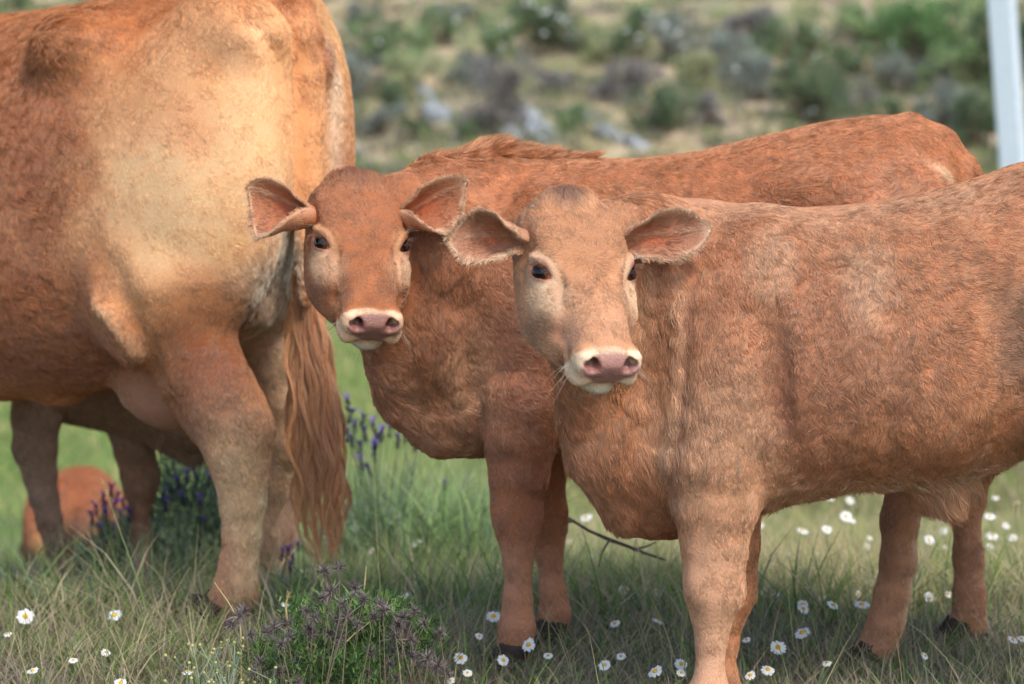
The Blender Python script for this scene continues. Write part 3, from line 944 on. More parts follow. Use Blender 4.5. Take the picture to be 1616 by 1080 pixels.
def build_ground():
    def sheet(name, ys, nx, mat, halfw, kind='structure', dz=0):
        V = []
        xs = np.linspace(-1, 1, nx)
        X = np.array([[x * halfw(y) for x in xs] for y in ys]); Y = np.array([[y] * nx for y in ys])
        Z = _gz(X, Y) + dz
        P = np.stack([X, Y, Z], -1).reshape(-1, 3)
        i = np.arange(len(ys) * nx).reshape(len(ys), nx)
        Q = np.stack([i[:-1, :-1], i[:-1, 1:], i[1:, 1:], i[1:, :-1]], -1).reshape(-1, 4)
        o = mesh_obj(name, P, Q, mat)
        return tag(o, kind=kind)
    m, nt, b = new_mat('meadow_soil')
    n1 = noise_node(nt, 2.2, 6, 0.62); n2 = noise_node(nt, 45, 6, 0.7)
    r1 = ramp_node(nt, n1.outputs[0], [(0.36, tuple(srgb(104, 112, 80))), (0.5, tuple(srgb(124, 118, 96))), (0.62, tuple(srgb(138, 122, 104)))])
    r2 = ramp_node(nt, n2.outputs[0], [(0.3, (0.45, 0.45, 0.42)), (0.7, (1.15, 1.1, 1.0))])
    geo = nt.nodes.new('ShaderNodeNewGeometry'); sp = nt.nodes.new('ShaderNodeSeparateXYZ')
    nt.links.new(geo.outputs['Position'], sp.inputs[0])
    mr = nt.nodes.new('ShaderNodeMapRange'); mr.inputs[1].default_value = 6.5; mr.inputs[2].default_value = 9.5
    nt.links.new(sp.outputs['Y'], mr.inputs[0])
    mxa = nt.nodes.new('ShaderNodeMix'); mxa.data_type = 'RGBA'
    nt.links.new(mr.outputs[0], mxa.inputs[0]); nt.links.new(r1.outputs[0], mxa.inputs[6])
    n3 = noise_node(nt, 0.8, 4, 0.6)
    r3 = ramp_node(nt, n3.outputs[0], [(0.3, tuple(srgb(108, 138, 72))), (0.55, tuple(srgb(138, 156, 92))), (0.7, tuple(srgb(170, 170, 112)))])
    rs = ramp_node(nt, n3.outputs[0], [(0.3, tuple(srgb(138, 140, 92))), (0.55, tuple(srgb(166, 158, 112))), (0.7, tuple(srgb(186, 174, 132)))])
    mrx = nt.nodes.new('ShaderNodeMapRange'); mrx.inputs[1].default_value = -0.3; mrx.inputs[2].default_value = 1.2
    nt.links.new(sp.outputs['X'], mrx.inputs[0])
    mxb = nt.nodes.new('ShaderNodeMix'); mxb.data_type = 'RGBA'
    nt.links.new(mrx.outputs[0], mxb.inputs[0]); nt.links.new(r3.outputs[0], mxb.inputs[6]); nt.links.new(rs.outputs[0], mxb.inputs[7])
    nt.links.new(mxb.outputs[2], mxa.inputs[7])
    mx = nt.nodes.new('ShaderNodeMix'); mx.data_type = 'RGBA'; mx.blend_type = 'MULTIPLY'; mx.inputs[0].default_value = 0.9
    nt.links.new(mxa.outputs[2], mx.inputs[6]); nt.links.new(r2.outputs[0], mx.inputs[7])
    nt.links.new(mx.outputs[2], b.inputs['Base Color']); b.inputs['Roughness'].default_value = 0.95
    b.inputs['Specular IOR Level'].default_value = 0.1
    add_bump(nt, b, n2.outputs[0], 0.8, 0.03)
    ys = np.concatenate([[-40, -20, -8, -3, 0], np.linspace(1.5, 9, 110), np.linspace(9.3, 27, 60)])
    sheet('ground', ys, 130, m, lambda y: 2.6 + 0.42 * max(y, 0) + (30 if y < 1 else 0) + max(0, 1.5 - y) * 2 if y < 1.4 else 2.6 + 0.42 * y)
    # hillside: dry straw, bare pinkish soil and green patches, all lightened to carry distance haze
    m, nt, b = new_mat('hillside_soil')
    n1 = noise_node(nt, 0.55, 5, 0.6); n2 = noise_node(nt, 3.2, 5, 0.7); n3 = noise_node(nt, 0.9, 3, 0.5)
    r1 = ramp_node(nt, n1.outputs[0], [(0.30, tuple(srgb(124, 126, 108))), (0.42, tuple(srgb(166, 156, 122))), (0.52, tuple(srgb(194, 174, 142))), (0.60, tuple(srgb(186, 162, 140))), (0.70, tuple(srgb(140, 148, 104)))])
    r2 = ramp_node(nt, n2.outputs[0], [(0.3, (0.6, 0.6, 0.58)), (0.65, (1.1, 1.08, 1.05))])
    r3 = ramp_node(nt, n3.outputs[0], [(0.55, (0, 0, 0)), (0.68, (0.7, 0.7, 0.7))])
    g = nt.nodes.new('ShaderNodeMix'); g.data_type = 'RGBA'; nt.links.new(r3.outputs[0], g.inputs[0]); nt.links.new(r1.outputs[0], g.inputs[6]); g.inputs[7].default_value = (*srgb(140, 150, 96), 1)
    mx = nt.nodes.new('ShaderNodeMix'); mx.data_type = 'RGBA'; mx.blend_type = 'MULTIPLY'; mx.inputs[0].default_value = 1
    nt.links.new(g.outputs[2], mx.inputs[6]); nt.links.new(r2.outputs[0], mx.inputs[7])
    nt.links.new(mx.outputs[2], b.inputs['Base Color']); b.inputs['Roughness'].default_value = 0.95
    add_bump(nt, b, n2.outputs[0], 0.6, 0.15)
    ys = np.concatenate([np.linspace(27, 46, 90), np.linspace(47, 110, 40)])
    sheet('hillside', ys, 170, m, lambda y: 2.6 + 0.42 * y + max(0, y - 27) * 0.3)

# ------------------------------------------------------------------ foliage by the leafful
def leaf_material(name='leaf', tr=0.35):
    m = bpy.data.materials.new(name); m.use_nodes = True
    nt = m.node_tree; nt.nodes.clear()
    out = nt.nodes.new('ShaderNodeOutputMaterial')
    a = nt.nodes.new('ShaderNodeAttribute'); a.attribute_name = 'tint'
    d = nt.nodes.new('ShaderNodeBsdfPrincipled'); d.inputs['Roughness'].default_value = 0.6; d.inputs['Specular IOR Level'].default_value = 0.25
    t = nt.nodes.new('ShaderNodeBsdfTranslucent')
    x = nt.nodes.new('ShaderNodeMixShader'); x.inputs[0].default_value = tr
    nt.links.new(a.outputs['Color'], d.inputs['Base Color']); nt.links.new(a.outputs['Color'], t.inputs['Color'])
    nt.links.new(d.outputs[0], x.inputs[1]); nt.links.new(t.outputs[0], x.inputs[2]); nt.links.new(x.outputs[0], out.inputs[0])
    return m
M_LEAF = leaf_material()
M_PETAL = leaf_material('petal', 0.25)

def ribbons(root, dirv, bend, length, width, face, K=4, taper=1.3):
    """N blades: root (N,3), dirv (N,3) start direction, bend (N,3) added curvature, face (N,3) width direction"""
    N = len(root)
    t = np.linspace(0, 1, K)[None, :, None]
    mid = root[:, None] + dirv[:, None] * (t * length[:, None, None]) + bend[:, None] * (t ** 2 * length[:, None, None])
    w = (width[:, None] * (1 - np.linspace(0, 1, K) ** taper * 0.94)[None])[..., None] * face[:, None]
    P = np.stack([mid - w, mid + w], 2).reshape(-1, 3)
    b = (np.arange(N) * 2 * K)[:, None]
    k = np.arange(K - 1)[None] * 2
    Q = np.stack([b + k, b + k + 1, b + k + 3, b + k + 2], -1).reshape(-1, 4)
    return P, Q

def unit(v): return v / (np.linalg.norm(v, axis=-1, keepdims=True) + 1e-9)
# ------------------------------------------------------------------ grass
def blade_set(name, rng, X, Y, hmin, hmax, wmin, wmax, palette, lean=0.5, K=4, label=None):
    N = len(X)
    Z = _gz(X, Y)
    root = np.stack([X, Y, Z - 0.006], 1)
    a = rng.random(N) * 2 * pi
    ln = rng.uniform(0.0, lean, N)
    d = unit(np.stack([np.cos(a) * ln, np.sin(a) * ln, np.ones(N)], 1))
    bd = np.stack([np.cos(a), np.sin(a), -0.35 * np.ones(N)], 1) * rng.uniform(0.05, 0.75, N)[:, None]
    fa = rng.random(N) * pi
    face = np.stack([np.cos(fa), np.sin(fa) * 0.6, np.zeros(N)], 1); face = unit(face)
    L = rng.uniform(hmin, hmax) if np.isscalar(hmin) and False else hmin + (hmax - hmin) * rng.random(N) ** 1.6
    W = wmin + (wmax - wmin) * rng.random(N)
    P, Q = ribbons(root, d, bd, L, W, face, K)
    pal = np.array([p[0] for p in palette]); pw = np.array([p[1] for p in palette], float)
    patch = fbm(root, 1.6, 91, 3)
    idx = rng.choice(len(pal), N, p=pw / pw.sum())
    swap = (patch > 0.12) & (rng.random(N) < 0.55)
    idx = np.where(swap, len(pal) - 1, idx)
    c = pal[idx] * rng.normal(1, 0.14, (N, 1)) * (1 + 0.15 * patch[:, None])
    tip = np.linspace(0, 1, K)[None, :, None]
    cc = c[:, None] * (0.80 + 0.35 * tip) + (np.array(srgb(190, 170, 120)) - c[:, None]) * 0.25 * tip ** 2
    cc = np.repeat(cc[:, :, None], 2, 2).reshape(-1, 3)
    return P, Q, np.clip(cc, 0.01, 0.9)

G_GREEN = srgb(96, 120, 66); G_BRIGHT = srgb(122, 152, 80); G_BLUE = srgb(108, 132, 104); G_STRAW = srgb(184, 170, 140); G_DRY = srgb(152, 138, 122); G_DARK = srgb(62, 84, 46)

def frustum_xy(rng, N, y0, y1, margin=0.50, cx=0.0):
    Y = np.sqrt(rng.uniform(y0 ** 2, y1 ** 2, N))
    X = (rng.uniform(-1, 1, N)) * (0.212 * Y + margin)
    return X, Y

def px_of(X, Y):
    Z = _gz(X, Y)
    px_ = X / Y * FPX + 808
    py_ = 540 - ((Z - CAM[2]) / Y + math.tan(PITCH)) * FPX * 1.0
    return px_, py_

def build_grass():
    rng = np.random.default_rng(2)
    parts = []
    def add(r): parts.append(r)
    # short turf near the camera
    X, Y = frustum_xy(rng, 185000, 3.15, 5.6)
    dens = fbm(np.stack([X, Y, 0 * X], 1), 3.5, 17, 3)
    keep = dens > -0.28 - 0.5 * rng.random(len(X)); X, Y = X[keep], Y[keep]
    add(blade_set('g', rng, X, Y, 0.010, 0.048, 0.0007, 0.0016, [(G_GREEN, 2), (G_BLUE, 2.5), (G_DARK, 1), (G_STRAW, 3), (G_DRY, 4)], 1.1))
    # dry litter lying between the blades
    X, Y = frustum_xy(rng, 74000, 3.15, 5.4)
    r = blade_set('l', rng, X, Y, 0.03, 0.10, 0.0006, 0.0013, [(G_STRAW, 4), (G_DRY, 4), (srgb(128, 112, 98), 2)], 3.5)
    add(r)
    # taller grass: clumps following the photo
    def patch(px0, px1, y0, y1, n, hm, hx, pal, lean=0.5, w=(0.0012, 0.0026), clump=0.06):
        nc = max(n // 14, 1)
        Yc = np.sqrt(rng.uniform(y0 ** 2, y1 ** 2, nc)); Xc = (rng.uniform(px0, px1, nc) - 808) / FPX * Yc
        ci = rng.integers(0, nc, n)
        X = Xc[ci] + rng.normal(0, clump * 0.5, n); Y = Yc[ci] + rng.normal(0, clump * 0.5, n)
        add(blade_set('t', rng, X, Y, hm, hx, w[0], w[1], pal, lean))
    mix = [(G_GREEN, 3), (G_BRIGHT, 3), (G_BLUE, 3), (G_STRAW, 3), (G_DRY, 3)]
    straw = [(G_STRAW, 4), (srgb(160, 160, 96), 4), (G_GREEN, 3), (G_BRIGHT, 2), (srgb(196, 176, 132), 2)]
    patch(-300, 1900, 4.75, 5.6, 15000, 0.03, 0.12, mix)
    patch(520, 1080, 5.0, 6.4, 15000, 0.06, 0.20, [(G_BRIGHT, 4), (G_BLUE, 4), (G_GREEN, 3), (G_STRAW, 1)])
    patch(560, 780, 5.6, 6.6, 2200, 0.20, 0.44, [(srgb(128, 162, 104), 4), (srgb(150, 176, 112), 2), (G_BLUE, 2)], 0.5, (0.003, 0.007))
    patch(860, 1700, 4.75, 6.6, 26000, 0.05, 0.20, straw)
    patch(-60, 520, 4.8, 6.0, 13000, 0.04, 0.12, mix)
    patch(-60, 330, 4.1, 4.9, 3000, 0.04, 0.12, [(G_GREEN, 3), (G_STRAW, 4), (G_BRIGHT, 2), (G_DRY, 2)])
    patch(-60, 420, 3.5, 4.3, 4000, 0.02, 0.09, [(G_GREEN, 3), (G_BRIGHT, 2), (G_STRAW, 2), (G_DRY, 2)])
    patch(380, 1680, 3.6, 4.7, 6000, 0.02, 0.075, mix)
    patch(900, 1680, 3.5, 4.4, 5000, 0.02, 0.06, [(G_DRY, 4), (G_STRAW, 3), (G_GREEN, 2)])
    patch(850, 1720, 6.4, 10.5, 20000, 0.08, 0.22, straw, 0.5, (0.002, 0.004), 0.12)
    patch(800, 1900, 10.0, 20.0, 26000, 0.10, 0.26, straw, 0.5, (0.004, 0.008), 0.3)
    # meadow running down to the valley
    X, Y = frustum_xy(rng, 60000, 6.2, 12.0, 1.2)
    add(blade_set('m', rng, X, Y, 0.05, 0.16, 0.002, 0.005, [(G_GREEN, 3), (G_BRIGHT, 5), (srgb(150, 172, 92), 4), (G_BLUE, 2)], 0.6, 3))
    X, Y = frustum_xy(rng, 45000, 12.0, 27.0, 3.0)
    add(blade_set('m', rng, X, Y, 0.08, 0.20, 0.004, 0.010, [(G_BRIGHT, 4), (srgb(158, 172, 100), 4), (srgb(186, 176, 120), 2)], 0.6, 3))
    # pale upright stalks and stray long blades
    X, Y = frustum_xy(rng, 2600, 3.6, 6.5)
    add(blade_set('s', rng, X, Y, 0.08, 0.24, 0.0006, 0.0011, [(G_STRAW, 4), (srgb(198, 182, 140), 3), (G_DRY, 1)], 0.35, 5))
    X, Y = frustum_xy(rng, 3500, 3.3, 4.8)
    add(blade_set('s', rng, X, Y, 0.05, 0.13, 0.001, 0.0022, [(G_GREEN, 3), (G_BRIGHT, 3), (G_BLUE, 1)], 0.8, 5))
    patch(-300, 1900, 4.5, 5.8, 2600, 0.12, 0.26, [(G_GREEN, 3), (G_BRIGHT, 3), (G_BLUE, 2), (G_STRAW, 3)], 0.6, (0.0015, 0.0035), 0.04)
    # low rosettes of broad weed leaves
    nc = 420; Xc, Yc = frustum_xy(rng, nc, 3.4, 6.2); ci = np.repeat(np.arange(nc), 14)
    add(blade_set('w', rng, Xc[ci] + rng.normal(0, 0.012, len(ci)), Yc[ci] + rng.normal(0, 0.012, len(ci)), 0.02, 0.055, 0.003, 0.006, [(G_DARK, 3), (G_BLUE, 3), (G_GREEN, 3)], 1.8, 4))
    Ps, Qs, Cs, off = [], [], [], 0
    for P, Q, C in parts:
        Ps.append(P); Qs.append(Q + off); Cs.append(C); off += len(P)
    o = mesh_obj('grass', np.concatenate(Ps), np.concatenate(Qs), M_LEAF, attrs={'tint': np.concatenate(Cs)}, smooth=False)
    tag(o, kind='stuff')
    # thin dry stems with narrow seed heads
    stems = [(200, 945, 160, 640, 4.45), (1620, 0, 0, 0, 0)]
    print('grass', off, round(time.time() - T0, 1))

def tube(pts, rads, nseg=7):
    pts = np.asarray(pts, float); K = len(pts)
    T = np.gradient(pts, axis=0); T = unit(T)
    ref = np.array([0.3, 0.2, 0.93]); ref = np.where(np.abs(T @ ref)[:, None] > 0.95, np.array([1.0, 0, 0]), ref)
    A = unit(np.cross(T, ref)); B = np.cross(T, A)
    a = np.linspace(0, 2 * pi, nseg, endpoint=False)
    P = pts[:, None] + (A[:, None] * np.cos(a)[None, :, None] + B[:, None] * np.sin(a)[None, :, None]) * np.asarray(rads)[:, None, None]
    P = P.reshape(-1, 3)
    Q = [[i * nseg + j, i * nseg + (j + 1) % nseg, (i + 1) * nseg + (j + 1) % nseg, (i + 1) * nseg + j] for i in range(K - 1) for j in range(nseg)]
    return P, np.array(Q)

def merge(parts):
    Ps, Qs, off = [], [], 0
    for P, Q in parts:
        Ps.append(P); Qs.append(Q + off); off += len(P)
    return np.concatenate(Ps), np.concatenate(Qs)

def set_col(Q, n, c): return np.tile(np.asarray(c, float), (n, 1))

# ------------------------------------------------------------------ daisies
def daisy_zone(px, py):
    if py > 1010: return 'small white daisy low in the short grass nearest the viewer'
    if px < 420: return 'small white daisy among the grass by the big cow\'s feet'
    if px < 620: return 'small white daisy just under the end of the cow\'s hanging tail'
    if px < 800: return 'small white daisy in the grass between the tail and the red brown calf\'s front legs'
    if px < 1080: return 'small white daisy in the grass between the front legs of the two calves'
    if px < 1400: return 'small white daisy in the grass under the light brown calf\'s belly'
    if px < 1490: return 'small white daisy seen between the two hind legs at the right'
    return 'small white daisy in the grass right of the hind legs'

def build_daisies():
    rng = np.random.default_rng(4)
    pts = [(40, 973, 1.25), (181, 971, 1), (296, 1060, .7), (190, 1078, .8), (446, 904, .7), (482, 905, .9), (562, 832, .8), (604, 867, .9), (548, 920, .7), (550, 948, .7), (657, 855, .9), (664, 876, .6),
           (680, 809, .8), (704, 895, .9), (677, 916, .9), (758, 907, .9), (784, 913, 1), (779, 973, 1.1), (727, 1038, .9), (834, 1018, 1), (794, 1042, .8), (865, 1035, .6), (711, 1074, .5), (756, 1004, .5), (738, 1062, .6),
           (925, 817, .95), (990, 895, .6), (1020, 924, .8), (1041, 930, .9), (1022, 900, .5), (1038, 979, .8), (1034, 1060, 1.1), (954, 1050, .8), (980, 1036, .6), (1075, 1048, .8), (1052, 910, .4),
           (1335, 815, .9), (1267, 838, .9), (1199, 826, .8), (1240, 878, 1), (1246, 895, .8), (1212, 936, 1), (1222, 942, .8), (1268, 961, .8), (1266, 999, 1.2), (1228, 1022, 1.2), (1212, 1057, .9), (1184, 1066, .7), (1314, 955, .8),
           (1360, 954, 1.15), (1376, 920, .7), (1380, 892, .7), (1356, 938, .6), (1249, 925, .6), (1305, 1046, .6), (1178, 1010, .5), (1193, 940, .5), (1368, 862, .5), (1342, 790, .6), (1310, 787, .6), (1075, 1062, .6),
           (1466, 852, .8), (1488, 838, .6), (1466, 940, .5), (1497, 938, .5), (1562, 815, .8), (1566, 845, .9), (1563, 862, .6), (1576, 901, .9), (1598, 897, .9), (1607, 905, .8), (1600, 927, .8), (1604, 794, .7), (1598, 1010, .7), (1571, 785, .5), (1612, 1008, .5),
           (1100, 880, .5), (1150, 905, .4), (1460, 1035, .5), (900, 855, .4), (585, 870, .5), (620, 905, .4), (12, 1000, .5), (640, 940, .4)]
    for (x0, x1, y0, y1, n) in ((1200, 1380, 790, 960, 12), (1460, 1616, 780, 960, 10), (560, 800, 800, 960, 10), (900, 1070, 830, 1000, 9), (20, 300, 960, 1070, 3), (440, 560, 850, 960, 3)):
        for _ in range(n):
            pts.append((rng.uniform(x0, x1), rng.uniform(y0, y1), rng.uniform(0.35, 0.75)))
    meshes = []
    for v in range(4):
        n = [15, 13, 17, 14][v]
        parts = []
        for i in range(n):
            a = 2 * pi * i / n + rng.normal(0, 0.06)
            L = rng.uniform(0.85, 1.05); w = 0.17
            dr = 0.0 if v != 2 else -0.28
            dr = dr + rng.normal(0, 0.06)
            u = np.array([cos(a), sin(a), 0]); s_ = np.array([-sin(a), cos(a), 0])
            rows = [(0.25, .5), (0.5, .95), (0.8, 1.0), (0.97, .6)]
            P = []
            for r, ww in rows:
                z = dr * (r - .25) - 0.10 * r * r + 0.05
                P += [u * r * L - s_ * w * ww + [0, 0, z], u * r * L + [0, 0, z - 0.02], u * r * L + s_ * w * ww + [0, 0, z]]
            Q = [[k * 3 + j, k * 3 + j + 1, k * 3 + j + 4, k * 3 + j + 3] for k in range(3) for j in range(2)]
            parts.append((np.array(P), np.array(Q)))
        pet = merge(parts)
        nu, nv = 14, 6
        C = []
        for i in range(nv):
            b = i / (nv - 1) * pi / 2
            for j in range(nu):
                a = 2 * pi * j / nu
                C.append([0.33 * sin(b) * cos(a), 0.33 * sin(b) * sin(a), 0.04 + 0.20 * cos(b) + 0.012 * ((i + j) % 2)])
        CQ = [[i * nu + j, (i + 1) * nu + j, (i + 1) * nu + (j + 1) % nu, i * nu + (j + 1) % nu] for i in range(nv - 1) for j in range(nu)]
        meshes.append((pet, (np.array(C), np.array(CQ))))
    M_Y = simple_mat('daisy_centre', srgb(222, 170, 30), 0.8, 0.2, 900, 0.3)
    M_ST = simple_mat('daisy_stem', srgb(104, 126, 70), 0.7, 0.2, 90, 0)
    white = srgb(238, 240, 238)
    for k, (px, py, sc) in enumerate(pts):
        g = hit_ground(px, py + 48)
        D = g[1]
        if D > 6.2:
            D = 5.6 + (k % 5) * 0.15
        c = at(px, py, D)
        if c[2] < ground_z(c[0], c[1]) + 0.03: continue
        r = 0.0132 * sc * min(D, 5.0) / 4.0 / (sc * 0.3 + 0.7)
        tilt = unit(np.array([rng.normal(0, 0.35), rng.normal(-0.6, 0.3), 1.0]))
        a1 = unit(np.cross(tilt, [0, 1, 0.1])); a2 = np.cross(tilt, a1)
        R = np.stack([a1, a2, tilt])
        (pP, pQ), (cP, cQ) = meshes[k % 4]
        basep = np.array([c[0] + rng.normal(0, 0.01), c[1], ground_z(c[0], c[1])])
        t = np.linspace(0, 1, 6)[:, None]
        sp = basep * (1 - t) + c * t + np.array([1, 0, 0]) * (np.sin(t * pi) * rng.normal(0, 0.008))
        sP, sQ = tube(sp, np.full(6, 0.0009), 5)
        root = mesh_obj('daisy', sP, sQ, M_ST, base=basep)
        tag(root, daisy_zone(px, py), 'daisy', 'white daisies in the grass')
        mesh_obj('petals', pP @ R * r + c, pQ, M_PETAL, root, attrs={'tint': set_col(None, len(pP), white)}, smooth=False)
        mesh_obj('flower_centre', cP @ R * r + c, cQ, M_Y, root)

# ------------------------------------------------------------------ lavender, thistle clump, weeds
def spike_head(rng, c, up, L, r, bracts):
    """a lavender flower head: packed scales under a tuft of purple bracts"""
    n = 60
    t = rng.random(n); a = rng.random(n) * 2 * pi
    X = unit(np.cross(up, [0.3, 0.8, 0.1])); Yv = np.cross(up, X)
    out = np.cos(a)[:, None] * X + np.sin(a)[:, None] * Yv
    rad = r * np.sin(np.clip(t * 0.9 + 0.12, 0, 1) * pi) ** 0.6
    root = c + up * (t * L)[:, None] + out * (rad * 0.5)[:, None]
    P, Q = ribbons(root, unit(out * 0.9 + up * 0.8), np.zeros((n, 3)), np.full(n, r * 0.9), np.full(n, r * 0.28), unit(np.cross(out, up)), 3)
    col = np.repeat(np.array([srgb(66, 52, 86), srgb(88, 62, 128), srgb(52, 48, 62)])[rng.integers(0, 3, n)], 6, 0)
    m = 7
    a = rng.random(m) * 2 * pi
    out = np.cos(a)[:, None] * X + np.sin(a)[:, None] * Yv
    rt = np.tile(c + up * L * 0.92, (m, 1))
    P2, Q2 = ribbons(rt, unit(out * 0.5 + up), out * 0.3, np.full(m, L * 0.75), np.full(m, r * 0.40), unit(np.cross(out, up)), 4, 3)
    col2 = np.repeat(np.array([srgb(128, 92, 186), srgb(104, 74, 168), srgb(150, 118, 196)])[rng.integers(0, 3, m)], 8, 0)
    return np.concatenate([P, P2]), np.concatenate([Q, Q2 + len(P)]), np.concatenate([col, col2])

def lavender(heads, D, base_px, spread, n_stem, label, seed, leafh, nleaf=900, hs=1.0):
    rng = np.random.default_rng(seed)
    b = at(base_px, 600, D); b[2] = ground_z(b[0], b[1])
    parts = []
    tips = []
    for (px, py) in heads:
        c = at(px, py, D + rng.normal(0, 0.10)); tips.append(c)
    ax_, ay_ = [], []
    for c in tips:
        s = b + np.array([rng.normal(0, 0.06) + (c[0] - b[0]) * 0.6, rng.normal(0, 0.06), 0])
        s[2] = ground_z(s[0], s[1])
        t = np.linspace(0, 1, 6)[:, None]
        p = s * (1 - t) + c * t
        parts.append(tube(p, np.linspace(0.0018, 0.0012, 6), 5))
    sP, sQ = merge(parts)
    root = mesh_obj('lavender', sP, sQ, simple_mat('lavender_stem', srgb(96, 116, 82), 0.8, 0.2, 80, 0), base=b)
    tag(root, label, 'lavender', 'wild lavender plants')
    # narrow grey green leaves on many side shoots
    N = nleaf
    a = rng.random(N) * 2 * pi; rr = np.sqrt(rng.random(N)) * spread
    x = b[0] + np.cos(a) * rr; y = b[1] + np.sin(a) * rr * 0.6
    z = ground_z(b[0], b[1]) + rng.random(N) ** 0.8 * leafh * (1 - 0.5 * (rr / spread) ** 2)
    rt = np.stack([x, y, z], 1)
    d = unit(np.stack([np.cos(a) * 0.5, np.sin(a) * 0.5, np.ones(N)], 1) + rng.normal(0, 0.45, (N, 3)))
    f = unit(np.cross(d, rng.normal(0, 1, (N, 3))))
    P, Q = ribbons(rt, d, rng.normal(0, 0.15, (N, 3)), rng.uniform(0.02, 0.05, N), rng.uniform(0.0015, 0.0032, N), f, 3, 2)
    pal = np.array([srgb(128, 150, 118), srgb(156, 174, 142), srgb(108, 130, 98), srgb(172, 186, 160)])
    mesh_obj('foliage', P, Q, M_LEAF, root, attrs={'tint': np.repeat(pal[rng.integers(0, 4, N)], 6, 0)}, smooth=False)
    for c in tips:
        up = unit(np.array([rng.normal(0, 0.12), rng.normal(0, 0.12), 1.0]))
        P, Q, C = spike_head(rng, c - up * 0.015, up, 0.026 * hs, 0.0068 * hs, 5)
        mesh_obj('flower_head', P, Q, M_PETAL, root, attrs={'tint': C}, smooth=False)

def build_lavender():
    lavender([(163, 790), (176, 778), (180, 802), (168, 815), (152, 806), (195, 800), (190, 818), (146, 822), (158, 840), (180, 838), (205, 815), (158, 878), (140, 862), (168, 800), (184, 788), (200, 832)], 5.75, 180, 0.10, 12,
             'purple lavender in bloom between the hidden calf\'s two front legs', 61, 0.20, 900)
    lavender([(282, 765), (296, 757), (310, 762), (276, 785), (290, 790), (305, 780), (322, 775), (330, 760), (262, 800), (268, 772), (316, 795), (300, 810), (335, 792), (258, 785), (285, 822), (328, 815), (245, 832), (308, 748), (265, 720), (322, 830)], 5.75, 300, 0.16, 16,
             'purple lavender bush in bloom left of the big cow\'s near hind leg', 62, 0.40, 4200)
    lavender([(552, 660), (560, 678), (548, 690), (572, 668), (590, 676), (594, 700), (592, 722), (568, 712), (576, 690), (615, 682), (556, 700), (584, 745), (602, 690), (549, 640), (590, 712), (572, 735)], 5.7, 580, 0.12, 14,
             'purple lavender just right of the cow\'s tail, below the red brown calf\'s chin', 63, 0.25, 1000, 1.1)
    lavender([(640, 690), (655, 705), (628, 700), (662, 685), (700, 770), (560, 810), (605, 830)], 5.9, 650, 0.10, 6,
             'sparse lavender under the red brown calf\'s chest', 64, 0.16, 400)
    lavender([(455, 868), (462, 880), (470, 862), (446, 875), (458, 896)], 4.9, 458, 0.05, 5,
             'few tiny purple lavender heads behind the cow\'s hind foot', 65, 0.10, 300, 0.7)

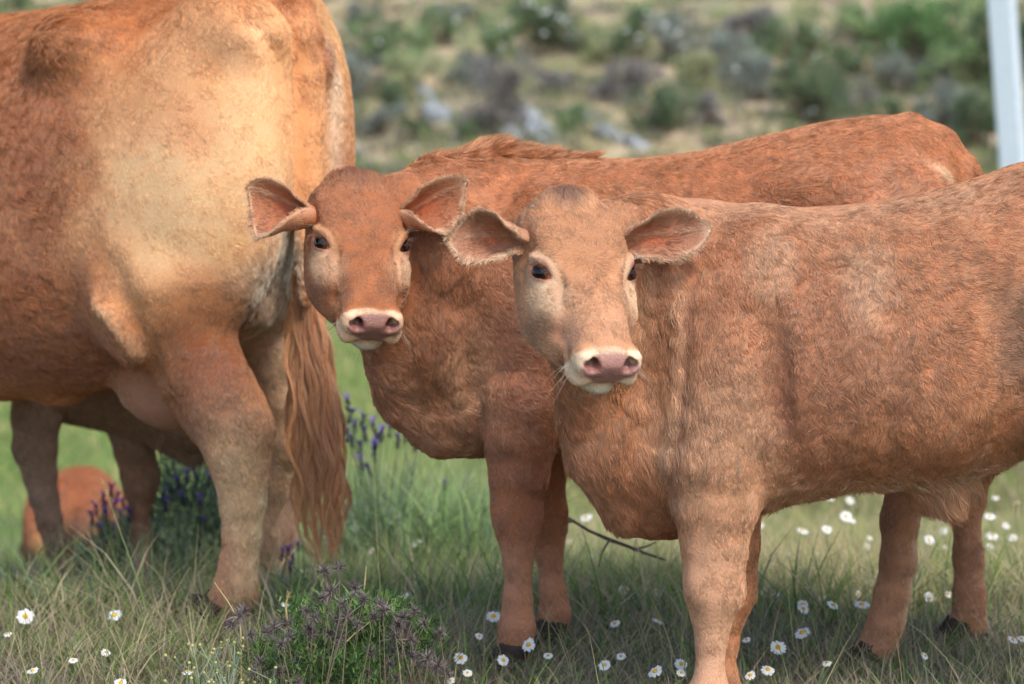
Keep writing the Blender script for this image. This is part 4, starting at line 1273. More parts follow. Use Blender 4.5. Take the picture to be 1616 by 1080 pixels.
def build_thistle_clump():
    """green ferny plants under a crowd of dry grey burrs, right of the cow's hind foot"""
    rng = np.random.default_rng(12)
    # ferny green foliage
    b = at(560, 1040, 3.86); b[2] = ground_z(b[0], b[1])
    N = 9000
    blobs = [(590, 1010, 80, 60, 3.9), (500, 1020, 80, 50, 3.95), (650, 1000, 60, 40, 3.9), (470, 960, 26, 22, 4.05), (560, 960, 60, 24, 3.95), (540, 1060, 110, 40, 3.75), (430, 1040, 50, 40, 3.85), (610, 960, 40, 20, 3.9)]
    parts, cols = [], []
    for (px, py, wx, wy, D) in blobs:
        n = int(wx * wy * 0.38)
        x = rng.normal(0, 0.45, n) * wx; y = rng.normal(0, 0.45, n) * wy
        rt = np.array([at(px + a, min(py + b_, 1110), D + dd) for a, b_, dd in zip(x, y, rng.normal(0, 0.05, n))])
        d = unit(rng.normal(0, 0.6, (n, 3)) + [0, 0, 0.8])
        f = unit(np.cross(d, rng.normal(0, 1, (n, 3))))
        P, Q = ribbons(rt, d, rng.normal(0, 0.2, (n, 3)), rng.uniform(0.010, 0.024, n), rng.uniform(0.0008, 0.0019, n), f, 3, 2)
        parts.append((P, Q))
        pal = np.array([srgb(76, 104, 58), srgb(96, 130, 66), srgb(62, 86, 52), srgb(124, 150, 84)])
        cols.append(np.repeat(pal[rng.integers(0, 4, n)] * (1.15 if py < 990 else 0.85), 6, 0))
    P, Q = merge(parts)
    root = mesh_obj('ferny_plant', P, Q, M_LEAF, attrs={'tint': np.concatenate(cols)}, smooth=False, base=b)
    tag(root, 'low bright green feathery plant with dry grey burrs, right of the big cow\'s hind foot', 'plant')
    # dry burr heads on thin stems
    heads = [(377, 972, 1.2), (365, 985, 1), (385, 965, .8), (395, 1003, .8), (432, 990, 1.0), (450, 985, 1), (443, 1018, 1), (425, 1000, .9), (488, 992, .9), (500, 880, 0), (512, 902, 1.0), (535, 898, .9), (522, 935, 1.1), (510, 945, .8), (560, 930, 1.2), (574, 945, .9),
             (548, 975, 1.1), (532, 980, .9), (600, 955, 1.0), (605, 962, .8), (492, 1002, 1.1), (535, 1008, .9), (516, 1050, 1.3), (508, 1055, 1), (470, 1040, .7), (585, 1030, .9), (628, 985, 1.3), (640, 995, 1.3), (625, 1005, 1.2), (648, 1010, 1.1), (636, 975, 1), (620, 1030, 1.0), (650, 1035, 1.0), (675, 1040, 1.2), (690, 1052, 1.3), (700, 1058, 1.1), (695, 1000, .9), (705, 1062, .8), (660, 1048, 1),
             (565, 985, .8), (410, 1045, .7), (560, 1045, .6), (615, 1050, .8), (625, 1070, .9), (400, 1060, .6), (482, 965, .7), (455, 1005, .8), (590, 975, .8), (470, 1075, .7), (668, 985, .8), (655, 965, .7), (540, 955, .7), (495, 975, .7), (580, 1062, .9), (440, 1060, .9), (520, 1000, .8)]
    sp = []
    dry = np.array([srgb(136, 124, 122), srgb(112, 100, 98), srgb(160, 146, 140), srgb(92, 82, 82)])
    for (px, py, s) in heads:
        if s == 0: continue
        c = at(px, py, 3.72 + rng.normal(0, 0.05))
        q = c + np.array([rng.normal(0, 0.03), rng.normal(0, 0.02), 0]); q[2] = ground_z(q[0], q[1]) 
        t = np.linspace(0, 1, 5)[:, None]
        sp.append(tube(q * (1 - t) + c * t + np.array([1, 0, 0]) * np.sin(t * pi) * rng.normal(0, 0.006), np.full(5, 0.0009), 4))
        n = 95
        d = unit(rng.normal(0, 1, (n, 3)) + [0, 0, 0.35])
        f = unit(np.cross(d, rng.normal(0, 1, (n, 3))))
        P, Q = ribbons(c + d * 0.002, d, rng.normal(0, 0.35, (n, 3)), rng.uniform(0.008, 0.017, n) * s, rng.uniform(0.0006, 0.0012, n), f, 3, 1.2)
        mesh_obj('seed_head', P, Q, M_LEAF, root, attrs={'tint': np.repeat(dry[rng.integers(0, 4, n)], 6, 0)}, smooth=False)
    P, Q = merge(sp)
    mesh_obj('dry_stems', P, Q, simple_mat('dry_stem', srgb(120, 104, 88), 0.9, 0.2, 90, 0), root)
    # pale wiry weed at the cow's foot
    parts = []; b = at(355, 1075, 3.72); b[2] = ground_z(b[0], b[1])
    buds = []
    for i in range(34):
        s = b + np.array([rng.normal(0, 0.045), rng.normal(0, 0.04), 0]); s[2] = ground_z(s[0], s[1])
        e = s + np.array([rng.normal(0, 0.05), rng.normal(0, 0.04), rng.uniform(0.05, 0.15)])
        m = (s + e) / 2 + rng.normal(0, 0.008, 3)
        t = np.linspace(0, 1, 7)[:, None]
        p = s * (1 - t) ** 2 + 2 * m * t * (1 - t) + e * t ** 2
        parts.append(tube(p, np.full(7, 0.0009), 4)); buds.append(e)
        for _ in range(2):
            k = rng.integers(2, 6); e2 = p[k] + np.array([rng.normal(0, 0.02), rng.normal(0, 0.015), rng.uniform(0.01, 0.04)])
            parts.append(tube(p[k] * (1 - t) + e2 * t, np.full(7, 0.0006), 4)); buds.append(e2)
    P, Q = merge(parts)
    r2 = mesh_obj('wiry_weed', P, Q, simple_mat('weed_stem', srgb(142, 160, 132), 0.8, 0.15, 60, 0), base=b)
    tag(r2, 'pale wiry weed with tiny round buds at the big cow\'s near hind hoof', 'weed')
    bp = [sphere_arrays(c, rng.uniform(0.0018, 0.003), None, 8, 6)[:2] for c in buds]
    P, Q = merge(bp)
    tag(mesh_obj('buds', P, Q, simple_mat('bud', srgb(172, 172, 110), 0.8, 0.2, 60, 0), r2), kind='stuff')

def build_stems():
    """single tall dry grass stalks that stand out in the photo"""
    rng = np.random.default_rng(6)
    data = [([(240, 1010), (222, 930), (190, 840), (176, 800), (163, 760)], 4.35, 'long thin green grass stalk with a pale seed head before the lavender and hidden calf', 1.0, True),
            ([(601, 945), (598, 900), (594, 830), (590, 740), (588, 680)], 4.35, 'thin pale upright dry stalk right of the cow\'s tail', 0.6, False),
            ([(572, 975), (574, 940), (577, 905), (578, 893)], 4.0, 'short straw coloured stalk behind the ferny plant', 2.2, False),
            ([(452, 975), (451, 955), (455, 938)], 3.95, 'pale straw seed spike at the left of the ferny plant', 2.4, True),
            ([(545, 1015), (560, 1000), (580, 985), (592, 972)], 3.8, 'pale slanting dry twig across the ferny plant', 1.2, False),
            ([(380, 985), (360, 950), (342, 925), (338, 918)], 3.9, 'thin dry straw leaning before the big cow\'s fetlock', 1.4, False)]
    for pts, D, lab, w, seed in data:
        p = np.array([at(x, y, D) for x, y in pts])
        b = p[0].copy(); b[2] = ground_z(b[0], b[1]) 
        p = np.concatenate([[b], p])
        t0 = np.linspace(0, 1, len(p)); t = np.linspace(0, 1, 24)
        q = np.array([np.interp(t, t0, p[:, k]) for k in range(3)]).T
        P, Q = tube(q, np.linspace(0.0013, 0.0005, 24) * w, 5)
        o = mesh_obj('grass_stalk', P, Q, simple_mat('stalk', srgb(176, 160, 112) if w != 1.0 else srgb(132, 150, 96), 0.8, 0.15, 60, 0), base=b)
        tag(o, lab, 'grass stalk')
        if seed:
            n = 40; tt = 0.80 + 0.2 * rng.random(n)
            rt = np.array([np.interp(tt, t, q[:, k]) for k in range(3)]).T
            d = unit(rng.normal(0, 0.4, (n, 3)) + unit(q[-1] - q[-4])); f = unit(np.cross(d, rng.normal(0, 1, (n, 3))))
            P, Q = ribbons(rt, d, np.zeros((n, 3)), rng.uniform(0.006, 0.012, n), np.full(n, 0.0010), f, 3)
            mesh_obj('seed_spike', P, Q, M_LEAF, o, attrs={'tint': set_col(None, len(P), srgb(192, 172, 124))}, smooth=False)

def rock(name, c, r, seed, mat, label, cat='stone', group=None, flat=0.5, R=None):
    P, Q, D = sphere_arrays(np.zeros(3), 1.0, None, 40, 26)
    n = fbm(D + seed * 3.1, 1.6, seed, 4); ridge = np.abs(vnoise(D + seed, 3.0, seed + 9))
    k = (1 + 0.45 * n - 0.12 * ridge)[:, None]
    P = D * k
    P = np.sign(P) * np.abs(P) ** 0.8
    P = P * np.asarray(r)
    if R is not None: P = P @ R
    o = mesh_obj(name, P + c, Q, mat, base=c, smooth=False)
    tag(o, label, cat, group)
    return o

def build_stones():
    m = simple_mat('grey_stone', srgb(132, 138, 142), 0.85, 0.25, 14, 0.6, 0.2, 0.01)
    for i, (px, py, w, h_, lab) in enumerate([(760, 932, 46, 16, 'flat blue grey stone behind the red brown calf\'s near front leg'), (790, 905, 30, 12, 'small grey stone against the red brown calf\'s front leg'),
                                              (668, 972, 26, 12, 'half buried grey stone right of the ferny plant'), (735, 900, 30, 10, 'pale grey slab in the grass between daisies'),
                                              (620, 945, 24, 9, 'small dark grey stone just behind the ferny plant')]):
        g = hit_ground(px, py); u = g[1] / FPX
        rock('stone', g + np.array([0, 0, 0.0]), np.array([w * u, w * u * 0.9, h_ * u * 1.1]), i + 3, m, lab)
    m2 = simple_mat('bark', srgb(92, 76, 70), 0.9, 0.3, 60, 0.6, 0.2, 0.002)
    pts = [(872, 800), (900, 820), (930, 838), (962, 852), (990, 862), (1015, 872), (1050, 884)]
    p = [at(x, y, 4.75) for x, y in pts]
    P1 = tube(p, [0.0015, 0.0028, 0.003, 0.0042, 0.0035, 0.003, 0.0018], 8)
    br = [tube([at(905, 822, 4.75), at(888, 826, 4.72), at(870, 828, 4.7)], [0.003, 0.0022, 0.0012], 6), tube([at(1000, 868, 4.75), at(1022, 862, 4.77), at(1036, 855, 4.78)], [0.003, 0.002, 0.0012], 6),
          tube([at(962, 852, 4.75), at(950, 872, 4.7), at(945, 895, 4.68)], [0.003, 0.002, 0.0016], 6)]
    P, Q = merge([P1] + br)
    o = mesh_obj('fallen_branch', P, Q, m2, base=p[3])
    tag(o, 'thin dark fallen branch in the grass between the two calves\' front legs', 'branch')

# ------------------------------------------------------------------ bushes and rocks on the far hillside
def bush(px, py, w, h, tone, label, flowers=0, seed=0, name='shrub', density=1.0):
    rng = np.random.default_rng(100 + seed)
    g = hit_ground(px, py + h * 0.5)
    D = g[1]; u = D / FPX
    rx, rz = w * u * 0.5, h * u * 0.5
    ry = rx * 0.9
    c = g + np.array([0, 0, rz * 0.95])
    nl = max(5, int(9 + w / 9))
    cen = c + np.stack([rng.normal(0, .50, nl) * rx, rng.normal(0, .5, nl) * ry, rng.uniform(-.7, .75, nl) * rz], 1)
    lr = rng.uniform(0.18, 0.45, nl) * min(rx, rz)
    n = int((500 + 9 * w * h / 40) * density)
    li = rng.integers(0, nl, n)
    d = unit(rng.normal(0, 1, (n, 3)))
    rt = cen[li] + d * (lr[li] * rng.random(n) ** 0.4 * rng.uniform(0.7, 1.6, n))[:, None]
    f = unit(np.cross(d, rng.normal(0, 1, (n, 3))))
    s = 0.045 * (0.7 + 0.3 * min(rx, 1.5))
    P, Q = ribbons(rt, unit(d + [0, 0, 0.4]), rng.normal(0, .3, (n, 3)), rng.uniform(0.8, 1.8, n) * s, rng.uniform(0.3, 0.6, n) * s, f, 3, 2)
    t = np.asarray(tone)
    var = (0.75 + 0.5 * rng.random(nl))[li][:, None] * rng.normal(1, 0.16, (n, 1))
    col = np.clip(t * var, 0.01, 0.8)
    stem = []
    for k in range(nl):
        a = np.linspace(0, 1, 5)[:, None]
        b0 = g + np.array([rng.normal(0, .1 * rx), rng.normal(0, .1 * rx), -0.03])
        stem.append(tube(b0 * (1 - a) + cen[k] * a + rng.normal(0, .03, (5, 3)), np.linspace(0.03, 0.008, 5) * (0.5 + rx), 6))
    sP, sQ = merge(stem)
    root = mesh_obj(name, sP, sQ, M_BARKF, base=g)
    tag(root, label, name if name != 'shrub' else 'shrub', 'shrubs on the far hillside')
    mesh_obj('foliage', P, Q, M_LEAF, root, attrs={'tint': np.repeat(col, 6, 0)}, smooth=False)
    if flowers:
        m = flowers
        li = rng.integers(0, nl, m); d = unit(rng.normal(0, 1, (m, 3)) + [0, -0.9, 0.5])
        rt = cen[li] + d * (lr[li] * 1.15)[:, None]
        parts = []
        for q, dd in zip(rt, d):
            A = unit(np.cross(dd, [0, 0, 1.0])); B = np.cross(dd, A)
            k = 5
            for j in range(k):
                a = 2 * pi * j / k
                o_ = A * cos(a) + B * sin(a); s_ = -A * sin(a) + B * cos(a)
                R_ = 0.030
                parts.append((np.array([q, q + o_ * R_ - s_ * R_ * .55, q + o_ * R_ * 1.25 + dd * .008, q + o_ * R_ + s_ * R_ * .55]), np.array([[0, 1, 2, 3]])))
        P, Q = merge(parts)
        fo = mesh_obj('blossoms', P, Q, M_PETAL, root, attrs={'tint': set_col(None, len(P), srgb(240, 240, 236))}, smooth=False)
        fo['kind'] = 'stuff'
    return root

def build_hillside_plants():
    DG = srgb(84, 104, 66); MG = srgb(104, 128, 78); BG = srgb(128, 154, 86); GG = srgb(118, 126, 112); GR = srgb(122, 116, 110); OL = srgb(142, 146, 92)
    L = [
        (25, 6, 70, 30, MG, 'green shrub peeping over the big cow\'s back at the top left corner', 0),
        (592, 60, 70, 90, MG, 'upright mid green shrub just right of the cow\'s rump at the top', 5),
        (640, 75, 60, 80, BG, 'light green shrub second right of the cow\'s rump', 2),
        (690, 40, 66, 70, MG, 'green shrub dotted white, third along the top from the rump', 6),
        (560, 24, 50, 40, GG, 'grey green shrub touching the cow\'s rump at the top', 0),
        (775, 62, 62, 80, MG, 'narrow green shrub above the middle calf\'s mane', 4),
        (862, 40, 110, 90, DG, 'broad dark green shrub dotted with white blossoms at top centre', 26),
        (905, 62, 50, 40, DG, 'small dark shrub at the foot of the broad blossoming one', 5),
        (818, 30, 44, 60, BG, 'light green shrub left of the broad blossoming one', 3),
        (1000, 46, 76, 90, MG, 'green shrub with many white blossoms right of top centre', 22),
        (1062, 60, 80, 80, GG, 'grey green shrub with a few blossoms right of the blossoming pair', 8),
        (640, 120, 80, 80, OL, 'olive green shrub lower on the slope beside the rump', 0),
        (565, 120, 60, 70, GG, 'grey green shrub against the far side of the cow\'s rump', 0),
        (590, 190, 70, 50, GG, 'grey shrub low on the slope between rump and middle calf\'s head', 0),
        (625, 155, 56, 50, DG, 'dark green shrub left of the pale rocks', 0),
        (665, 205, 50, 40, DG, 'small dark round shrub above the middle calf\'s poll', 0),
        (740, 112, 60, 60, GG, 'faded grey green shrub above the pale rocks', 0),
        (790, 150, 96, 130, GR, 'large grey twiggy shrub between the two pale rock groups', 0),
        (745, 200, 60, 40, MG, 'low green shrub below the left rocks', 0),
        (905, 186, 56, 50, MG, 'small green shrub right of the middle rocks', 0),
        (870, 130, 80, 40, GR, 'low grey shrub in the straw above the middle rocks', 0),
        (985, 130, 90, 70, GR, 'wide grey shrub in the middle of the slope', 0),
        (1052, 172, 96, 76, DG, 'round dark green shrub above the middle calf\'s back', 0),
        (1100, 110, 70, 70, OL, 'olive shrub up slope of the round dark one', 0),
        (1150, 90, 80, 80, GG, 'grey green shrub left of the large dark pair', 3),
        (1205, 120, 80, 80, GG, 'dull shrub beside the large dark green one', 2),
        (1262, 60, 110, 80, MG, 'green shrub sprinkled with blossoms high on the slope', 12),
        (1285, 140, 120, 110, DG, 'large dark green shrub above the middle calf\'s rump', 4),
        (1180, 40, 90, 60, GR, 'grey brown shrub at the top right of centre', 0),
        (1345, 90, 90, 60, MG, 'green shrub right of the large dark one', 4),
        (1370, 30, 110, 60, BG, 'bright green shrub at the top, left of the tall green bank', 8),
        (1420, 110, 100, 70, GG, 'blossom dotted grey green shrub over the rump', 10),
        (1465, 40, 130, 110, srgb(92, 134, 62), 'tall bright green bush left of the metal post at the top', 2),
        (1545, 60, 90, 130, srgb(70, 98, 56), 'tall dark green bush directly behind the metal post', 0),
        (1606, 70, 80, 160, srgb(74, 106, 58), 'tall green bush in the top right corner', 0),
        (1520, 100, 90, 70, BG, 'light green bush low beside the metal post', 4),
        (1490, 170, 90, 80, GG, 'grey green shrub above the calf\'s tail head', 0),
        (1420, 180, 70, 44, DG, 'low dark shrub just above the middle calf\'s rump', 0),
        (1545, 190, 80, 100, DG, 'dark shrub behind the foot of the metal post', 0),
        (1608, 220, 60, 90, DG, 'dark shrub right of the metal post above the front calf\'s back', 0),
        (1345, 160, 60, 50, GR, 'grey twiggy shrub behind the middle calf\'s loin', 0),
        (1120, 175, 50, 60, GR, 'thin grey shrub right of the round dark green one', 0),
        (950, 80, 50, 40, OL, 'small olive shrub between the blossoming shrubs', 0),
        (720, 20, 60, 40, GG, 'grey green shrub at the very top, left of centre', 0),
    ]
    for i, (px, py, w, h, tone, lab, fl) in enumerate(L):
        bush(px, py, w, h, (tone * 1.05 + tone.mean() * 0.5), lab, fl, i)  # tones lifted and greyed: distance haze mixed into the leaf colour
    m = simple_mat('pale_rock', srgb(146, 150, 152), 0.85, 0.22, 3, 0.6, 0.2, 0.05)
    tilt = np.array([[cos(0.55), 0, -sin(0.55)], [0, 1, 0], [sin(0.55), 0, cos(0.55)]])
    for i, (px, py, w, h, lab) in enumerate([(668, 150, 50, 26, 'pale blue grey rock, upper of the left pair on the hillside'), (700, 178, 56, 26, 'pale blue grey rock, lower of the left pair on the hillside'),
                                             (832, 178, 46, 24, 'grey rock, topmost of the middle group on the hillside'), (858, 206, 60, 28, 'broad pale rock, middle of the middle group on the hillside'),
                                             (812, 212, 44, 26, 'mossy grey rock at the left foot of the middle group'), (938, 190, 40, 16, 'small pale rock, first of the right streak on the hillside'),
                                             (970, 212, 60, 20, 'pale rock, second of the right streak on the hillside'), (1010, 228, 44, 14, 'low grey rock ending the right streak on the hillside'),
                                             (560, 240, 50, 20, 'grey rock between the rump and the middle calf\'s poll')]):
        g = hit_ground(px, py + h * 0.3); u = g[1] / FPX
        rock('hillside_rock', g, np.array([w * u * 0.6, w * u * 0.5, h * u * 0.7]), 20 + i, m, lab, 'rock', 'pale rocks on the far hillside', R=tilt)

def build_undergrowth():
    """low scrub, tufts and dead twigs covering the hillside"""
    rng = np.random.default_rng(77)
    nc = 5600
    Yc = rng.uniform(28.5, 46, nc); Xc = rng.uniform(-1, 1, nc) * (0.225 * Yc + 5.0)
    g = np.stack([Xc, Yc, _gz(Xc, Yc)], 1)
    dens = fbm(g, 0.35, 5, 3)
    pal = np.array([srgb(128, 134, 100), srgb(150, 148, 122), srgb(112, 124, 92), srgb(186, 172, 132), srgb(140, 128, 120), srgb(140, 156, 98)])
    kind = rng.integers(0, 6, nc)
    right = (Xc / Yc > 0.10); kind = np.where(right & (rng.random(nc) < .6), rng.choice([0, 2, 5], nc), kind)
    R = rng.uniform(0.10, 0.34, nc) * (1 + 0.5 * dens)
    n = 34
    ci = np.repeat(np.arange(nc), n)
    N = len(ci)
    d = unit(rng.normal(0, 1, (N, 3))); d[:, 2] = np.abs(d[:, 2])
    rt = g[ci] + d * (R[ci] * rng.random(N) ** 0.5)[:, None] * np.array([1.2, 1.0, 0.75])
    f = unit(np.cross(d, rng.normal(0, 1, (N, 3))))
    P, Q = ribbons(rt, unit(d + [0, 0, .5]), rng.normal(0, .3, (N, 3)), rng.uniform(0.04, 0.11, N), rng.uniform(0.01, 0.024, N), f, 3, 2)
    col = pal[kind[ci]] * rng.normal(1.15, 0.14, (N, 1))  # random tone, brightened overall for painted haze
    o = mesh_obj('undergrowth', P, Q, M_LEAF, attrs={'tint': np.repeat(np.clip(col, 0.01, .8), 6, 0)}, smooth=False)
    tag(o, kind='stuff')

def build_post():
    """galvanised fence post, square section seen on its corner"""
    D = 17.0
    b, t = at(1611, 420, D), at(1569, -160, D)
    b2 = b + (b - t) * 0.75
    g = ground_z(b2[0], D); b2 = t + (b - t) * ((t[2] - g) / (t[2] - b[2]))
    ax_ = unit(t - b2)
    w = 0.084
    A = unit(np.cross(ax_, [sin(0.42), cos(0.42), 0])); B = np.cross(ax_, A)
    prof = []
    c = 0.12
    for (x, y) in [(-1, -1 + c), (-1 + c, -1), (1 - c, -1), (1, -1 + c), (1, 1 - c), (1 - c, 1), (-1 + c, 1), (-1, 1 - c)]:
        prof.append(A * x * w + B * y * w)
    prof = np.array(prof)
    n = 20
    P = np.concatenate([b2 + (t - b2) * k / (n - 1) + prof for k in range(n)])
    Q = [[i * 8 + j, i * 8 + (j + 1) % 8, (i + 1) * 8 + (j + 1) % 8, (i + 1) * 8 + j] for i in range(n - 1) for j in range(8)]
    m, nt, bb = new_mat('galvanised_steel')
    n1 = noise_node(nt, 60, 5, 0.7); n2 = noise_node(nt, 6, 3)
    r = ramp_node(nt, n1.outputs[0], [(0.3, tuple(srgb(176, 190, 198))), (0.7, tuple(srgb(212, 222, 228)))])
    nt.links.new(r.outputs[0], bb.inputs['Base Color']); bb.inputs['Metallic'].default_value = 0.0
    rr = ramp_node(nt, n2.outputs[0], [(0.3, (0.45,) * 3), (0.7, (0.65,) * 3)]); nt.links.new(rr.outputs[0], bb.inputs['Roughness'])
    o = mesh_obj('fence_post', P, np.array(Q), m, base=b2, smooth=False)
    tag(o, 'pale galvanised steel post leaning slightly behind the front calf\'s back, top right', 'post')
    cap = [i for i in range(8)]
    cp = np.array([t + p * 1.15 for p in prof] + [t + p * 1.15 + ax_ * 0.012 for p in prof])
    cq = [[j, (j + 1) % 8, 8 + (j + 1) % 8, 8 + j] for j in range(8)] + [[8, 9, 10, 11], [8, 11, 12, 15], [12, 13, 14, 15]]
    mesh_obj('cap', cp, np.array(cq), m, o, smooth=False)

M_BARKF = simple_mat('shrub_bark', srgb(104, 88, 74), 0.9, 0.25, 20, 0)
# ------------------------------------------------------------------ front calf
def build_front_calf():
    S = Side(1100, 3.82, radians(-3))
    mp = 3.82 / FPX
    H = Head(at(931, 404, 3.60), radians(20), radians(44), radians(-2.0), 1.03)
    hc = H(40, 0, -60)
    gx = dense_axis(-0.15, 1.45, 0.010, [(hc[0] - 0.16, hc[0] + 0.16, 0.0026)])
    gy = dense_axis(3.30, 4.15, 0.010, [(hc[1] - 0.17, hc[1] + 0.17, 0.0030)])
    gz = dense_axis(-0.02, 1.12, 0.010, [(hc[2] - 0.19, hc[2] + 0.16, 0.0028)])
    F = Field(gx, gy, gz)
    O, h, n = S.O, S.h, S.n
    def stn(px, top, bot, hw, lat=0.0):
        a, b = S(px, top), S(px, bot)
        x = ((a + b) / 2 - O) @ h
        return (x, (a[2] + b[2]) / 2 - O[2], (a[2] - b[2]) / 2, hw, lat)
    F.loft(O, h, n, [stn(985, 430, 760, 0.045), stn(1030, 360, 812, 0.09), stn(1090, 322, 826, 0.125), stn(1170, 322, 806, 0.15), stn(1250, 330, 770, 0.175),
                     stn(1350, 324, 748, 0.20), stn(1450, 308, 752, 0.205), stn(1530, 285, 738, 0.20), stn(1620, 255, 695, 0.185),
                     stn(1740, 225, 670, 0.17), stn(1850, 232, 640, 0.16), stn(1930, 265, 560, 0.13), stn(1980, 330, 480, 0.07)], k=0.05, p=2.35, pear=0.12)
    # neck: from the throat and poll back into the shoulder
    F.chain([(H(-75, 0, -85), 0.058), (S(1010, 432, 0.03), 0.090), (S(1080, 480, 0.0), 0.122), (S(1170, 508), 0.145)], k=0.05, n=n, sq=0.80)
    F.chain([(H(-85, 0, -50), 0.040), (S(1020, 362, 0.0), 0.045), (S(1110, 372), 0.040)], k=0.04)
    F.chain([(H(20, 0, -105), 0.042), (S(930, 640, 0.04), 0.038), (S(950, 705, 0.02), 0.048), (S(1010, 768, 0.0), 0.060), (S(1065, 792), 0.040)], k=0.05, n=n, sq=0.62)
    F.chain([(H(-10, 0, -100), 0.055), (S(990, 600, 0.02), 0.075), (S(1020, 700, 0.02), 0.085), (S(1060, 760, 0.0), 0.065)], k=0.05, n=n, sq=0.7)
    # shoulders and front legs
    for sgn in (1, -1):
        L = 0.088 * sgn
        F.ell(S(1165, 560, L), (0.075, 0.20, 0.06), np.stack([h * 0.97 + np.array([0, 0, 0.24]), np.cross(n, h * 0.97 + np.array([0, 0, 0.24])), n]), 0.08)
        dx = 0 if sgn > 0 else 22
        F.chain([(S(1135 + dx * 0.3, 660, L * 0.85), 0.085), (S(1131 + dx * 0.3, 720, L), 0.074), (S(1127 + dx * 0.5, 800, L), 0.060), (S(1127 + dx, 860, L), 0.049), (S(1127 + dx, 915, L), 0.043), (S(1126 + dx, 945, L), 0.040),
                 (S(1124 + dx, 975, L), 0.027), (S(1122 + dx, 1010, L), 0.0215), (S(1120 + dx, 1070, L), 0.0210), (S(1118 + dx, 1105, L), 0.033), (S(1106 + dx, 1145, L), 0.031)], k=0.018, n=n, sq=0.88)
        F.bump(S(1098 + dx, 925, L + sgn * 0.02), 0.025, 0.006)
        F.bump(S(1164 + dx, 935, L), 0.016, 0.007)
        F.crease([S(1110 + dx, 820, L + 0.05), S(1100 + dx, 900, L + 0.04)], 0.012, -0.004)
        F.crease([S(1145 + dx, 960, L + 0.02), S(1143 + dx, 1080, L + 0.02)], 0.006, -0.003)
        F.bump(S(1188, 800, L + 0.03 * sgn), 0.04, 0.006)
    # hindquarters (mostly beyond the frame)
    for sgn in (1, -1):
        L = 0.10 * sgn
        F.ell(S(1800, 440, L), (0.19, 0.25, 0.10), None, 0.06)
        F.chain([(S(1700, 600, L * 1.1), 0.10), (S(1760, 700, L), 0.085), (S(1860, 850, L), 0.042), (S(1855, 960, L), 0.036), (S(1845, 1080, L), 0.034), (S(1825, 1140, L), 0.036)], k=0.05, n=n, sq=0.85)
        F.ell(S(1655, 640, L), (0.05, 0.11, 0.05), None, 0.05)
    # skin folds and muscles on the near side
    F.crease([S(1195, 500, 0.17), S(1218, 580, 0.17), S(1238, 690, 0.17), S(1215, 775, 0.16)], 0.026, -0.016)
    F.crease([S(1245, 420, 0.18), S(1262, 560, 0.18), S(1250, 700, 0.17)], 0.022, 0.006)
    F.crease([S(1530, 420, 0.2), S(1560, 520, 0.2), S(1610, 640, 0.19), S(1575, 730, 0.15)], 0.035, -0.012)
    F.crease([S(1210, 350, 0.12), S(1215, 420, 0.17), S(1205, 480, 0.17)], 0.012, -0.006)
    F.crease([S(1345, 380, 0.17), S(1362, 430, 0.19), S(1376, 470, 0.2)], 0.014, 0.008)
    F.crease([S(1400, 350, 0.15), S(1392, 430, 0.19), S(1400, 500, 0.2)], 0.012, -0.007)
    F.crease([S(1470, 400, 0.2), S(1480, 520, 0.21), S(1450, 660, 0.21)], 0.02, -0.006)
    F.crease([S(1300, 420, 0.19), S(1330, 600, 0.2), S(1320, 720, 0.19)], 0.024, -0.005)
    F.crease([S(1390, 420, 0.2), S(1420, 600, 0.2), S(1400, 730, 0.19)], 0.024, -0.004)
    F.ell(S(1490, 762, 0.0), (0.055, 0.05, 0.030), None, 0.05)          # navel tuft
    for x0, x1, w_, am in ((1022, 1030, 0.012, 0.003), (1045, 1045, 0.011, -0.004), (1066, 1056, 0.012, 0.004), (1090, 1078, 0.012, -0.004), (1130, 1104, 0.012, -0.003)):
        F.crease([S(x0, 420, 0.12), S((x0 + x1) / 2 + 6, 540, 0.125), S(x1, 660, 0.125), S(x1 - 14, 740, 0.11)], w_, am)
    F.crease([S(1000, 640, 0.1), S(960, 720, 0.07)], 0.018, 0.006)
    sculpt_head(F, H)
    base = np.array([S(1400, 540)[0], S.O[1], 0.0])
    main = srgb(190, 126, 86); warm = srgb(178, 108, 66); pale = srgb(212, 168, 136); deepc = srgb(132, 78, 52)
    def coat(K):
        P = K.P
        K.col[:] = main
        K.len[:] = 0.017
        K.flow = np.tile(-h * 0.55 + np.array([0, 0, -0.8]), (len(P), 1))
        # warm and grey clouds along the coat
        n1 = fbm(P * np.array([1, 1, 0.45]), 9, 3, 4); n2 = fbm(P * np.array([1, 1, 0.35]), 17, 41, 3)
        w = sstep(-0.05, 0.35, n1)[:, None]; K.col = K.col * (1 - 0.35 * w) + warm * 0.35 * w
        w = sstep(0.10, 0.5, n2)[:, None]; K.col = K.col * (1 - 0.10 * w) + deepc * 0.10 * w
        w = sstep(0.12, 0.5, -n2)[:, None]; K.col = K.col * (1 - 0.12 * w) + pale * 0.12 * w
        K.line([S(1215, 570, 0.17), S(1245, 700, 0.17), S(1210, 780, 0.16)], 0.022, deepc, 0.6)  # shade of the shoulder fold painted along its groove
        K.paint(S(1290, 560, 0.2), (0.07, 0.2, 0.20), srgb(152, 94, 62), 0.45, 1.2, 0.4)
        K.line([S(1030, 820, 0.05), S(1090, 850, 0.0)], 0.05, deepc, 0.4)
        K.line([S(1290, 480, 0.18), S(1270, 700, 0.17)], 0.06, warm, 0.5)
        K.line([S(1100, 330, 0.05), S(1300, 340, 0.08), S(1500, 305, 0.08)], 0.05, pale, 0.35)
        K.line([S(1250, 760, 0.08), S(1400, 745, 0.08), S(1480, 765, 0.08), S(1560, 740, 0.08)], 0.05, pale, 0.7)
